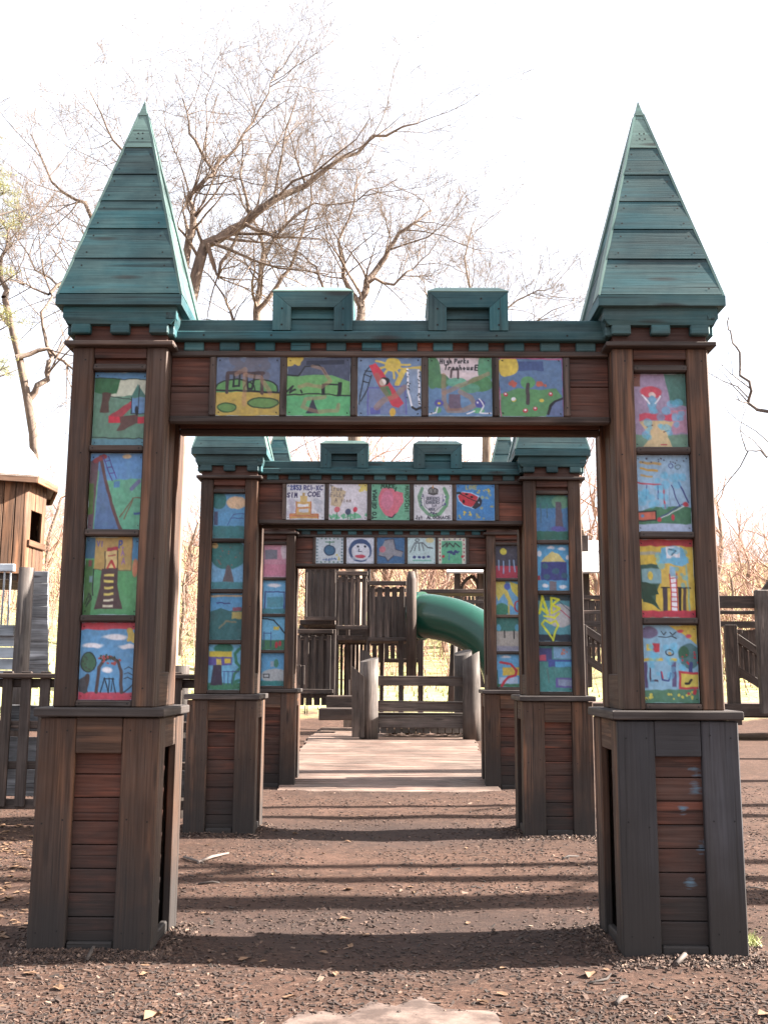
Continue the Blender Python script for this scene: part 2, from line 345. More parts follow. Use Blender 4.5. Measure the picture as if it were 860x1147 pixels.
def paint(nx, ny, ops, asp, seed):
    rng = np.random.default_rng(seed)
    U, V = np.meshgrid(np.linspace(0, 1, nx), np.linspace(0, 1, ny))
    U = U+(vnoise(ny, nx, 9, rng)-.5)*.022; V = V+(vnoise(ny, nx, 9, rng)-.5)*.022
    C = np.zeros((ny, nx, 3)); C[:] = (150, 170, 180)
    px = 1.0/nx; ya = asp          # asp = height/width
    def blend(d, col, edge=None):   # d: signed distance, negative inside
        a = np.clip(.5-d/(px*1.1), 0, 1)
        al = col[3] if len(col) > 3 else 1
        a = a*al
        if al == 1: a = a*(.90+.10*np.clip(vnoise(ny, nx, 14, rng)*2, 0, 1))
        for i in range(3): C[..., i] = C[..., i]*(1-a)+col[i]*a
    def seg(x0, y0, x1, y1):
        dx, dy = x1-x0, (y1-y0)*ya; L = dx*dx+dy*dy+1e-9
        t = np.clip(((U-x0)*dx+(V-y0)*ya*dy)/L, 0, 1)
        return np.hypot(U-x0-t*dx, (V-y0)*ya-t*dy)
    def line(pts, w_, col):
        d = None
        for a, b in zip(pts[:-1], pts[1:]):
            q = seg(a[0], a[1], b[0], b[1]); d = q if d is None else np.minimum(d, q)
        blend(d-w_/2, col)
    for o in ops:
        k = o[0]
        if k == 'r':
            x0, y0, x1, y1, c = o[1:]; blend(np.maximum(np.maximum(x0-U, U-x1), np.maximum(y0-V, V-y1)), c)
        elif k == 'e':
            x, y, rx, ry, c = o[1:]; q = np.hypot((U-x)/rx, (V-y)/ry); blend((q-1)*min(rx, ry), c)
        elif k == 'p':
            pts, c = o[1:]; ins = np.zeros(U.shape, bool); d = None
            for i in range(len(pts)):
                (x0, y0), (x1, y1) = pts[i], pts[(i+1) % len(pts)]
                cr = ((y0 > V) != (y1 > V)) & (U < (x1-x0)*(V-y0)/((y1-y0) or 1e-9)+x0); ins ^= cr
                q = seg(x0, y0, x1, y1); d = q if d is None else np.minimum(d, q)
            blend(np.where(ins, -d, d), c)
        elif k == 'l': line(o[1], o[2], o[3])
        elif k == 'c':      # scribbled ring
            x, y, rx, ry, w_, c = o[1:]; line([(x+rx*math.cos(a), y+ry*math.sin(a)) for a in np.linspace(0, 6.28, 18)], w_, c)
        elif k == 's':      # scatter of dabs
            x0, y0, x1, y1, n_, r_, c = o[1:]
            for _ in range(n_):
                x = rng.uniform(x0, x1); y = rng.uniform(y0, y1); q = np.hypot((U-x), (V-y)*ya); blend(q-r_*rng.uniform(.6, 1.2), c)
        elif k == 't':
            x, y, h, txt, w_, c = o[1:7]; rot = o[7] if len(o) > 7 else 0; sx = o[8] if len(o) > 8 else .62
            cr, sr = math.cos(rot), math.sin(rot); adv = 0
            for ch in txt:
                for st in FONT.get(ch, []):
                    pts = []
                    for (a, b) in st:
                        lx = adv+a*h*sx*ya; ly = b*h; pts.append((x+lx*cr-ly*ya*sr, y+(lx*sr)/ya+ly*cr))
                    line(pts, w_, c)
                adv += (h*sx*ya)*(1.15 if ch != ' ' else .7)
    streak = vnoise(ny, nx, 26, rng)*.6+vnoise(ny, nx, 8, rng)*.4
    C *= (.90+.2*streak)[..., None]; gm = C.mean(axis=2, keepdims=True); C = gm+(C-gm)*.84
    for (x, y) in ((.05, .05), (.95, .05), (.05, .95), (.95, .95)):
        a = (np.hypot(U-x, (V-y)*ya) < .013)[..., None]; C = np.where(a, C*.25, C)
    return np.clip(srgb2lin(np.clip(C, 0, 255))*PGAIN, 0, .82)
def panel(w_, h_, nx, ny, ops, seed, parent, loc, label):
    """one painted plywood panel, picture facing -y, centre at loc"""
    Cc = paint(nx, ny, ops, h_/w_, seed)
    xs = np.linspace(-w_/2, w_/2, nx); zs = np.linspace(h_/2, -h_/2, ny)
    v = [(x, 0, z) for z in zs for x in xs]; n0 = len(v)
    f = [(j*nx+i, (j+1)*nx+i, (j+1)*nx+i+1, j*nx+i+1) for j in range(ny-1) for i in range(nx-1)]
    cor = [0, nx-1, (ny-1)*nx+nx-1, (ny-1)*nx]
    v += [(v[c][0], .009, v[c][2]) for c in cor]
    cols = list(Cc.reshape(-1, 3))+[Cc.reshape(-1, 3)[c] for c in cor]
    rim = [[i for i in range(nx)], [j*nx+nx-1 for j in range(ny)], [(ny-1)*nx+i for i in reversed(range(nx))], [j*nx for j in reversed(range(ny))]]
    for k, r_ in enumerate(rim): f.append(tuple(r_+[n0+(k+1) % 4, n0+k]))
    f.append((n0, n0+1, n0+2, n0+3))
    me = bpy.data.meshes.new('painted_panel'); me.from_pydata(v, [], f); me.materials.append(M['paint'])
    a = me.attributes.new('Col', 'FLOAT_COLOR', 'POINT')
    arr = np.ones((len(v), 4), dtype=np.float32); arr[:, :3] = np.array(cols); a.data.foreach_set('color', arr.ravel())
    me.update(); o = bpy.data.objects.new('painted_panel', me); COL.objects.link(o); o.parent = parent; o.location = loc
    if label: o['label'] = label
    return o
K = (22, 24, 30); W = (205, 205, 215); BR = (88, 58, 50); RD = (175, 45, 60); YL = (195, 170, 60); BL = (70, 120, 165); SK = (95, 150, 190); GN = (75, 130, 90); DG = (45, 90, 65); PK = (200, 110, 130); LG = (110, 165, 120); NV = (50, 60, 120); TAN = (170, 140, 85); SM = (150, 110, 85, .55); GY = (120, 130, 145)
S_ = (80, 165, 205, .55)
T = {}
T['1L'] = [
 ('painting of a brown tree and a castle at the end of a red path', [('r', 0, 0, 1, 1, (85, 125, 105)), ('r', 0, 0, 1, .09, BL), ('p', [(.35, .1), (1, .1), (1, .3), (.3, .33)], (175, 180, 160)), ('p', [(0, .08), (.5, .08), (.42, .28), (.2, .3), (0, .27)], (40, 95, 55)), ('r', 0, .9, 1, 1, (80, 125, 140)),
   ('l', [(0, .08), (1, .1)], .012, K), ('l', [(.3, .32), (.8, .38)], .012, K), ('p', [(.15, .28), (.32, .28), (.28, .4), (.3, .55), (.12, .55), (.15, .4)], (75, 50, 42)), ('p', [(.3, .6), (.72, .38), (.8, .42), (.55, .6), (.55, .68), (.3, .68)], (150, 50, 60)), ('r', .3, .6, .52, .68, (190, 35, 55)), ('r', .84, .6, 1, .69, (190, 35, 55)),
   ('p', [(.5, .6), (.85, .57), (.85, .68), (.6, .78), (.45, .8), (.52, .7)], (85, 55, 50)), ('r', .72, .34, .98, .56, (85, 125, 170)), ('p', [(.7, .34), (.82, .16), (.99, .33)], (60, 110, 100)), ('e', .82, .52, .04, .06, K), ('l', [(.72, .34), (.72, .56), (.98, .56)], .015, K), ('l', [(.85, .17), (.86, .5)], .012, K), ('l', [(0, .88), (1, .9)], .014, K)]),
 ('painting of a blue slide, a ladder and a swing on green grass', [('r', 0, 0, 1, 1, (85, 155, 125)), ('p', [(0, 0), (1, 0), (1, .33), (.3, .36), (0, .1)], (80, 130, 185)), ('p', [(0, .1), (.16, .05), (.1, 1), (0, 1)], (95, 70, 80)), ('r', 0, .4, .09, .8, (75, 105, 50)), ('p', [(.18, .1), (.6, 1), (.12, 1)], (75, 105, 150)), ('l', [(.18, .05), (.35, .5), (.62, 1)], .06, (90, 60, 60)), ('l', [(.1, .1), (.25, .05)], .1, (140, 60, 70)),
   ('l', [(.22, .05), (.42, .36)], .016, (70, 50, 120)), ('l', [(.32, .04), (.5, .33)], .016, (70, 50, 120)), ('l', [(.26, .12), (.36, .1)], .016, (70, 50, 120)), ('l', [(.31, .2), (.41, .18)], .016, (70, 50, 120)), ('l', [(.36, .27), (.46, .25)], .016, (70, 50, 120)), ('r', .45, .37, .58, .45, (70, 120, 165)), ('e', .68, .04, .08, .035, (190, 165, 130)), ('l', [(.8, .46), (.92, .37)], .08, (95, 100, 140)), ('l', [(.6, .83), (.82, .6), (.8, .65), (.68, .85)], .022, (110, 80, 60)), ('l', [(.82, .59), (1, .59)], .02, (110, 80, 60)), ('r', .85, .77, 1, .8, (50, 80, 140))]),
 ('painting of a dark tower with a yellow ladder under a yellow sign', [('r', 0, 0, 1, 1, (75, 140, 90)), ('r', 0, 0, .2, .28, (50, 90, 120)), ('r', .85, 0, 1, .3, (60, 120, 165)), ('r', 0, .3, .15, 1, (60, 100, 55)), ('r', .17, .0, .86, .42, (165, 135, 75)), ('l', [(.17, .42), (.85, .43), (.86, .02)], .014, (110, 80, 60)), ('p', [(.32, .4), (.62, .4), (.62, .62), (.72, .93), (.2, .93), (.3, .62)], (72, 52, 55)), ('r', .4, .13, .6, .18, (160, 40, 60)), ('r', .38, .18, .58, .4, (195, 170, 110)), ('l', [(.42, .4), (.49, .3), (.55, .4)], .035, (170, 45, 50)), ('l', [(.43, .24), (.56, .24)], .02, (160, 60, 60)), ('l', [(.37, .18), (.37, .4)], .014, K), ('l', [(.6, .18), (.6, .4)], .014, K)]
   + [('r', .37, .48+.08*i, .55, .51+.08*i, (200, 185, 90) if i < 4 else (200, 195, 170)) for i in range(6)]
   + [('l', [(.17, .42), (.17, .75)], .02, K), ('l', [(.04, .86), (.1, .72), (.15, .8), (.06, .9), (.14, .76), (.05, .8)], .014, K), ('r', .06, .3, .12, .38, (110, 60, 60)), ('r', .1, .5, .16, .58, (90, 120, 130)), ('e', .93, .4, .06, .12, (180, 110, 80)), ('t', .2, .05, .07, 'VI', .018, (90, 80, 150)), ('t', .62, .05, .09, 'P', .025, (50, 70, 150)), ('t', .66, .17, .07, 'A', .014, (130, 90, 160)), ('t', .68, .27, .07, 'A', .014, (130, 90, 160)), ('t', .68, .1, .05, 'r', .014, (130, 90, 160))]),
 ('painting of a dark swing arch and a round tree under white clouds', [('r', 0, 0, 1, 1, (80, 140, 190)), ('r', 0, 0, 1, .09, (185, 60, 75)), ('r', 0, .9, 1, 1, (185, 60, 80)), ('e', .62, .19, .22, .035, W), ('e', .22, .3, .18, .035, W), ('e', .87, .31, .16, .03, W), ('s', .86, .1, .98, .24, 12, .05, (190, 165, 80)), ('l', [(.15, .7), (.12, .88)], .09, (70, 60, 60)), ('p', [(.0, .75), (.1, .7), (.18, .9), (0, .9)], (70, 70, 75)), ('e', .16, .52, .14, .13, (60, 100, 75)), ('s', .05, .42, .28, .62, 9, .018, (60, 70, 60)), ('c', .16, .52, .14, .13, .018, (40, 50, 55)),
   ('l', [(.33, .9), (.35, .58), (.45, .48), (.58, .46), (.7, .5), (.76, .62), (.78, .9)], .06, (75, 60, 60)), ('s', .33, .44, .75, .54, 22, .022, (160, 70, 70)), ('s', .33, .42, .75, .5, 14, .016, (40, 60, 40)), ('e', .5, .62, .1, .035, W), ('l', [(.4, .9), (.46, .72), (.55, .9)], .018, K), ('l', [(.55, .72), (.55, .9)], .018, K), ('l', [(.6, .88), (.62, .72), (.68, .9)], .018, K), ('l', [(.45, .73), (.64, .73)], .016, K), ('l', [(.82, .6), (.88, .57), (.96, .6)], .012, K), ('l', [(.82, .67), (.88, .65), (.96, .68)], .012, K), ('l', [(.82, .73), (.88, .71), (.96, .74)], .012, K), ('l', [(.82, .9), (1, .8)], .02, K)])]
T['1R'] = [
 ('painting of a red haired figure over a pink fountain, smeared with blue paint', [('r', 0, 0, 1, 1, (140, 120, 150)), ('p', [(.6, 0), (1, 0), (1, .45), (.7, .4)], (65, 110, 100)), ('r', .7, .05, 1, .4, (60, 105, 95, .8)), ('r', 0, 0, .15, .18, (110, 65, 50)), ('r', 0, .82, 1, 1, (95, 130, 110)), ('p', [(.7, .5), (1, .5), (1, .8), (.7, .8)], (165, 120, 145)), ('e', .35, .25, .2, .08, (190, 60, 80)), ('e', .36, .29, .07, .04, (200, 180, 175)), ('e', .36, .4, .09, .1, (95, 150, 185)), ('l', [(.18, .3), (.3, .4)], .03, W), ('l', [(.52, .3), (.42, .4)], .03, W), ('r', .1, .54, .72, .63, (190, 60, 85)), ('p', [(.1, .64), (.75, .64), (.62, .85), (.72, 1), (.15, 1), (.3, .85)], (190, 165, 120)), ('l', [(.25, .72), (.35, .7)], .02, BR), ('l', [(.55, .78), (.65, .76)], .02, BR), ('l', [(.5, .95), (.6, .95)], .02, RD), ('s', .1, .45, .7, .9, 12, .07, S_), ('s', .6, .35, 1, .7, 8, .07, S_), ('l', [(.72, .5), (1, .5)], .014, PK)]),
 ('painting of swings and a ladder slide over a green lawn, smeared with blue paint', [('r', 0, 0, 1, 1, (125, 160, 190)), ('p', [(0, .75), (.3, .68), (1, .68), (1, .9), (0, .9)], (60, 110, 80)), ('r', 0, .9, 1, 1, (150, 165, 195)), ('l', [(.1, .1), (.45, .12)], .05, TAN), ('l', [(.1, .18), (.4, .2)], .04, (180, 140, 60)), ('l', [(.1, .27), (.3, .28)], .04, TAN), ('s', .02, .04, .95, .1, 14, .014, (60, 60, 80)), ('c', .65, .14, .04, .03, .014, NV), ('c', .78, .15, .05, .03, .014, (60, 90, 90)), ('l', [(0, .37), (.5, .39), (.52, .7)], .025, RD), ('l', [(.2, .4), (.17, .58)], .02, NV), ('l', [(.4, .4), (.4, .58)], .02, NV), ('l', [(.65, .4), (.8, .68)], .02, NV), ('l', [(.78, .36), (.95, .62)], .025, NV), ('l', [(.6, .4), (.62, .68)], .02, (110, 140, 170)), ('l', [(.42, .82), (.9, .63)], .02, NV), ('l', [(.4, .84), (.92, .66)], .014, W), ('e', .4, .85, .04, .03, RD), ('e', .9, .65, .05, .03, RD), ('e', .66, .82, .03, .04, RD), ('r', 0, .73, .35, .86, K), ('r', .02, .745, .33, .845, (185, 90, 70)), ('e', .1, .79, .03, .02, BL), ('s', .05, .4, .6, .7, 14, .07, S_), ('s', .4, .25, .9, .4, 8, .07, S_)]),
 ('painting of a yellow tower with a red ladder between two red bands', [('r', 0, 0, 1, 1, (195, 165, 55)), ('r', 0, .16, .4, .2, (150, 150, 130)), ('p', [(0, .32), (.35, .33), (.42, .5), (.3, .68), (.28, .8), (.38, .9), (0, .75)], (45, 80, 70)), ('r', .05, .38, .4, .56, (110, 150, 160)), ('e', .2, .47, .05, .05, YL), ('p', [(0, .55), (.3, .58), (.35, .7), (.2, .72), (.32, .85), (.05, .8)], (30, 62, 45)), ('r', .4, .25, .92, .62, (190, 160, 70)), ('r', .42, .62, .5, .93, (60, 50, 60)), ('r', .58, .62, .64, .93, (190, 160, 90)), ('r', .7, .62, .75, .93, K), ('r', .78, .62, .84, .93, (80, 60, 55)), ('l', [(.4, .62), (.92, .62)], .02, K), ('p', [(.38, .3), (.42, .12), (.62, .08), (.8, .12), (.92, .3), (.8, .34)], (90, 160, 200)), ('r', .5, .1, .75, .24, W), ('l', [(.56, .13), (.68, .16), (.6, .2)], .025, K), ('r', .56, .35, .66, .48, (120, 160, 190)), ('r', .56, .48, .68, .93, W), ('l', [(.56, .45), (.56, .93)], .02, RD), ('l', [(.68, .45), (.68, .93)], .02, RD)]
   + [('l', [(.56, .5+.06*i), (.68, .5+.06*i)], .016, RD) for i in range(8)] + [('l', [(.86, .3), (.9, .9)], .03, S_), ('s', .35, .15, .95, .4, 10, .06, S_), ('s', .35, .4, .95, .7, 4, .05, S_), ('r', 0, 0, 1, .09, (165, 40, 50)), ('r', 0, .91, 1, 1, (180, 45, 65))]),
 ('painting of swings, birds and a yellow picture over a flower bed', [('r', 0, 0, 1, 1, (115, 160, 190)), ('e', .13, .1, .16, .08, (100, 90, 125)), ('p', [(.5, 0), (1, 0), (1, .25)], (200, 170, 60)), ('e', .7, .08, .06, .025, (190, 60, 70)), ('e', .85, .15, .05, .025, (185, 60, 80)), ('l', [(.35, .08), (.4, .12), (.45, .08)], .014, K), ('l', [(.52, .09), (.57, .13), (.62, .09)], .014, K), ('l', [(.3, .15), (.45, .15), (.55, .14), (.62, .17)], .014, K), ('e', .85, .4, .2, .16, (65, 105, 110)), ('e', .75, .35, .1, .08, DG), ('s', .7, .3, 1, .5, 9, .02, RD), ('l', [(.88, .5), (.86, .6)], .07, NV), ('r', .08, .25, .2, .33, YL), ('r', .2, .24, .32, .35, RD), ('c', .5, .35, .07, .04, .02, K), ('e', .5, .36, .03, .02, TAN), ('l', [(.02, .45), (.35, .45)], .05, (195, 165, 60)), ('l', [(.5, .45), (.6, .45)], .05, YL), ('r', .02, .48, .08, .8, (75, 60, 105)), ('r', .52, .48, .6, .8, (80, 70, 110)), ('l', [(.13, .55), (.14, .72), (.26, .72)], .03, (60, 40, 60)), ('l', [(.33, .6), (.35, .7), (.45, .72), (.5, .62)], .03, NV), ('l', [(.34, .6), (.36, .68)], .02, RD), ('r', .64, .6, 1, .83, (175, 45, 60)), ('r', .68, .63, 1, .8, (190, 175, 70)), ('l', [(.76, .75), (.82, .75), (.86, .7)], .04, K), ('r', 0, .83, 1, 1, (70, 115, 90)), ('s', .02, .85, .98, .95, 14, .025, (190, 180, 70)), ('s', .4, .85, .98, .92, 4, .03, RD), ('s', .1, .25, .75, .8, 20, .06, S_)])]
T['1B'] = [
 ('painting of dark swings between green hills and yellow ground', [('r', 0, 0, 1, 1, (80, 95, 125)), ('s', .1, .0, .8, .35, 14, .09, (85, 85, 100, .8)), ('e', .3, .55, .32, .18, (80, 135, 75)), ('e', .7, .55, .26, .18, (80, 135, 75)), ('c', .3, .56, .32, .18, .02, K), ('c', .7, .56, .27, .18, .02, K), ('r', 0, .6, 1, 1, (165, 140, 60)), ('l', [(0, .56), (1, .61)], .03, K), ('l', [(.17, .6), (.17, .27), (.74, .27)], .055, (60, 45, 50)), ('l', [(.72, .27), (.72, .62)], .04, (70, 50, 50)), ('l', [(.27, .3), (.27, .5), (.36, .5), (.36, .3)], .03, K), ('l', [(.47, .3), (.5, .55), (.57, .55), (.6, .3)], .035, K), ('e', .18, .86, .15, .08, (85, 125, 65)), ('c', .18, .86, .15, .08, .02, (40, 70, 35)), ('e', .74, .78, .24, .09, (85, 125, 65)), ('c', .74, .78, .24, .09, .02, (40, 60, 35)), ('l', [(.45, .8), (.45, .2), (.3, .3)], .07, SM), ('l', [(.45, .3), (.7, .35), (.85, .62)], .07, SM)]),
 ('painting of green hills with a black tunnel and fence, crossed by brown scrawls', [('r', 0, 0, 1, 1, (60, 68, 92)), ('r', .3, .05, .9, .12, (35, 40, 60)), ('s', 0, 0, .2, .12, 14, .06, (185, 160, 60)), ('p', [(0, .33), (.3, .3), (.7, .3), (1, .42), (1, 1), (0, 1)], (90, 150, 85)), ('p', [(0, .66), (1, .66), (1, 1), (0, 1)], (75, 155, 100)), ('p', [(.17, .3), (.28, .15), (.5, .13), (.6, .28)], (70, 80, 100)), ('l', [(0, .31), (.17, .31), (.28, .15), (.5, .13), (.6, .28)], .02, K), ('l', [(0, .64), (.5, .62), (1, .66)], .02, K), ('r', .55, .45, .6, .64, K), ('r', .8, .42, .86, .66, K), ('l', [(.58, .46), (.8, .46)], .025, K), ('p', [(.3, .95), (.42, .7), (.5, .95)], (40, 45, 60)), ('l', [(0, .58), (.1, .5), (.05, .6), (.14, .56)], .03, K), ('l', [(.22, .56), (.24, .6)], .025, K), ('l', [(.4, .15), (.55, .2), (.68, .4), (.55, .5), (.3, .47), (.2, .5)], .06, SM), ('l', [(.6, .68), (.3, .72), (.25, .85), (.5, .93), (.8, .9), (.82, .8)], .06, SM)]),
 ('painting of a child on a red slide under a yellow sun', [('r', 0, 0, 1, 1, (90, 115, 150)), ('e', .55, .12, .13, .12, (195, 170, 60))] + [('l', [(.55, .12), (.55+.27*math.cos(a), .12+.24*math.sin(a))], .035, (190, 165, 70)) for a in (0, .5, 1.1, 1.5, 2.2, 2.8, 3.4)]
   + [('l', [(.62, .45), (.72, .22), (1, .19)], .08, (190, 165, 70)), ('r', .16, .52, .75, .97, (95, 110, 150)), ('l', [(.16, .97), (.16, .52), (.75, .48), (.76, .97)], .02, (80, 80, 150)), ('r', .2, .85, .35, .97, (75, 80, 150)), ('l', [(.2, .13), (.1, .3), (.05, .6), (.02, .8)], .016, K), ('l', [(.22, .3), (.15, .55), (.05, .75)], .016, K), ('l', [(.1, .3), (.2, .32)], .014, K), ('l', [(.08, .4), (.18, .43)], .014, K), ('l', [(.12, .23), (.22, .25)], .014, K), ('p', [(.17, .13), (.28, .09), (.4, .25), (.72, .78), (.65, .86), (.55, .82), (.3, .4)], (185, 45, 65)), ('e', .43, .4, .07, .07, (25, 25, 30)), ('e', .4, .42, .05, .06, (200, 190, 185)), ('p', [(.36, .5), (.48, .48), (.55, .65), (.45, .68)], (60, 110, 70)), ('l', [(.3, .85), (.42, .72), (.6, .65), (.74, .5)], .09, SM), ('l', [(.3, .3), (.45, .62)], .08, (130, 100, 80, .5)), ('e', .55, .93, .05, .08, (190, 150, 50)), ('p', [(.79, .2), (.98, .2), (.98, .86), (.84, .86)], (115, 135, 165)), ('l', [(.78, .2), (.8, .6), (.86, .84)], .03, W), ('l', [(.96, .22), (.97, .8)], .03, W), ('s', .77, .22, .82, .7, 12, .01, K), ('s', .95, .22, .98, .8, 14, .01, K), ('l', [(.86, .84), (.92, .88), (.98, .85)], .035, K)]),
 ('painting lettered High Parks Treehouse above a leafy tree', [('r', 0, 0, 1, 1, (80, 115, 155)), ('p', [(.1, 0), (.9, 0), (.8, .35), (.55, .42), (.2, .3)], (185, 170, 175)), ('e', .07, .25, .13, .28, (65, 115, 75)), ('e', .2, .4, .14, .12, (70, 120, 80)), ('e', .9, .18, .13, .25, (70, 130, 95)), ('e', .82, .45, .2, .13, (65, 120, 75)), ('e', .45, .42, .16, .08, (85, 150, 125)), ('e', .65, .52, .16, .08, (75, 135, 110)), ('p', [(.33, .62), (.5, .62), (.52, .9), (.3, .9)], (90, 75, 95)), ('l', [(.36, .33), (.37, .2), (.47, .2), (.47, .35)], .03, (70, 55, 60)), ('l', [(.24, .3), (.24, .55), (.24, .75), (.32, .9), (.55, .9), (.72, .8), (.66, .68), (.5, .58)], .08, SM), ('l', [(.24, .6), (.5, .48), (.8, .35), (.94, .27)], .07, SM), ('e', .16, .77, .07, .06, (70, 70, 150)), ('e', .8, .78, .08, .07, (70, 70, 150)), ('e', .16, .77, .025, .02, YL), ('e', .76, .77, .015, .02, W), ('e', .15, .9, .06, .05, (80, 140, 100)), ('e', .78, .9, .09, .05, (80, 150, 110)), ('l', [(.02, .97), (.12, .94), (.14, .85)], .02, W), ('l', [(.8, .7), (.86, .82), (.8, .94), (.98, .95)], .02, W), ('l', [(.6, .96), (.72, .9)], .02, W),
   ('t', .19, .015, .075, 'High Parks', .017, K, 0, .6), ('t', .26, .115, .08, 'TreehousE', .018, K, .04, .68)]),
 ('painting of a green tree among red and yellow flowers under a yellow sun', [('r', 0, 0, 1, 1, (75, 105, 145)), ('r', .25, .06, .7, .22, (55, 75, 125)), ('e', .14, .14, .17, .17, (195, 170, 60)), ('e', .08, .22, .08, .1, (190, 165, 60)), ('p', [(0, .62), (.3, .52), (.6, .55), (.9, .52), (.98, .65), (.85, .75), (.72, 1), (0, 1)], (75, 130, 80)), ('e', .45, .42, .12, .11, (75, 140, 85)), ('l', [(.45, .45), (.44, .78)], .06, (60, 50, 55)), ('s', .18, .42, .27, .48, 7, .03, (165, 75, 65)), ('s', .6, .42, .73, .47, 8, .03, (165, 80, 65)), ('p', [(.74, .97), (.86, .74), (1, .68), (1, 1)], (80, 95, 135)), ('l', [(.76, .95), (.8, .83), (.88, .74), (1, .68)], .04, K), ('l', [(0, 0), (1, .02)], .03, (165, 85, 125)), ('l', [(1, 0), (1, 1)], .02, (130, 80, 130)), ('l', [(0, .5), (.02, 1)], .02, (165, 85, 125))]
   + [('e', x, y, .035, .035, c) for x, y, c in ((.1, .62, RD), (.23, .72, YL), (.4, .9, RD), (.56, .87, RD), (.66, .73, YL), (.8, .62, RD), (.22, .7, W))] + [('e', x, y, .015, .015, W) for x, y in ((.1, .61), (.4, .89), (.56, .86), (.8, .61))])]
T['2L'] = [
 ('painting of a swing frame under an orange cloud', [('r', 0, 0, 1, 1, (75, 135, 180)), ('e', .15, .15, .25, .2, (45, 105, 105)), ('e', .72, .2, .32, .14, (200, 165, 130)), ('r', 0, .72, 1, 1, (50, 110, 115)), ('r', .02, .4, .15, .7, (70, 75, 105)), ('l', [(.45, .7), (.65, .45), (1, .45)], .02, NV), ('l', [(.6, .55), (.95, .55)], .02, NV)]),
 ('painting of a spreading apple tree', [('r', 0, 0, 1, 1, (95, 150, 190)), ('e', .5, .25, .6, .32, (45, 105, 105)), ('r', 0, .85, 1, 1, (60, 120, 130)), ('p', [(.46, .5), (.58, .5), (.7, .85), (.35, .85)], (90, 80, 85)), ('s', .1, .1, .9, .5, 16, .025, (110, 85, 80)), ('e', .08, .06, .1, .06, TAN)]),
 ('painting of a dark green field under a blue sky', [('r', 0, 0, 1, 1, (45, 95, 100)), ('p', [(0, 0), (1, 0), (1, .32), (.6, .38), (.3, .32), (0, .4)], (75, 140, 190)), ('l', [(0, .07), (.5, .05), (1, .06)], .06, (180, 160, 130)), ('r', .68, .4, 1, .55, (160, 145, 80)), ('r', .7, .3, .98, .38, (130, 70, 90)), ('l', [(.3, .75), (.5, .6), (.8, .62)], .05, (110, 110, 90)), ('l', [(.2, .2), (.6, .22)], .04, NV)]),
 ('painting of a purple treehouse and a curling green slide', [('r', 0, 0, 1, 1, (95, 165, 205)), ('e', .45, .1, .3, .12, (40, 115, 95)), ('r', .02, .16, .72, .3, (200, 180, 60)), ('r', .0, .28, .72, .46, (85, 75, 150)), ('r', .25, .32, .4, .46, (190, 170, 80)), ('r', .5, .32, .68, .42, YL), ('r', 0, .85, 1, 1, (60, 120, 90)), ('p', [(.15, .46), (.4, .46), (.45, .9), (.08, .9)], (60, 50, 70)), ('l', [(1, .08), (.82, .2), (.85, .4), (1, .5), (.8, .65), (.75, .85), (.95, .8)], .09, (50, 120, 95)), ('l', [(.45, .6), (.95, .6)], .02, NV), ('l', [(.5, .6), (.5, .88)], .02, NV), ('l', [(.62, .6), (.62, .88)], .02, NV), ('l', [(.74, .6), (.74, .88)], .02, NV)])]
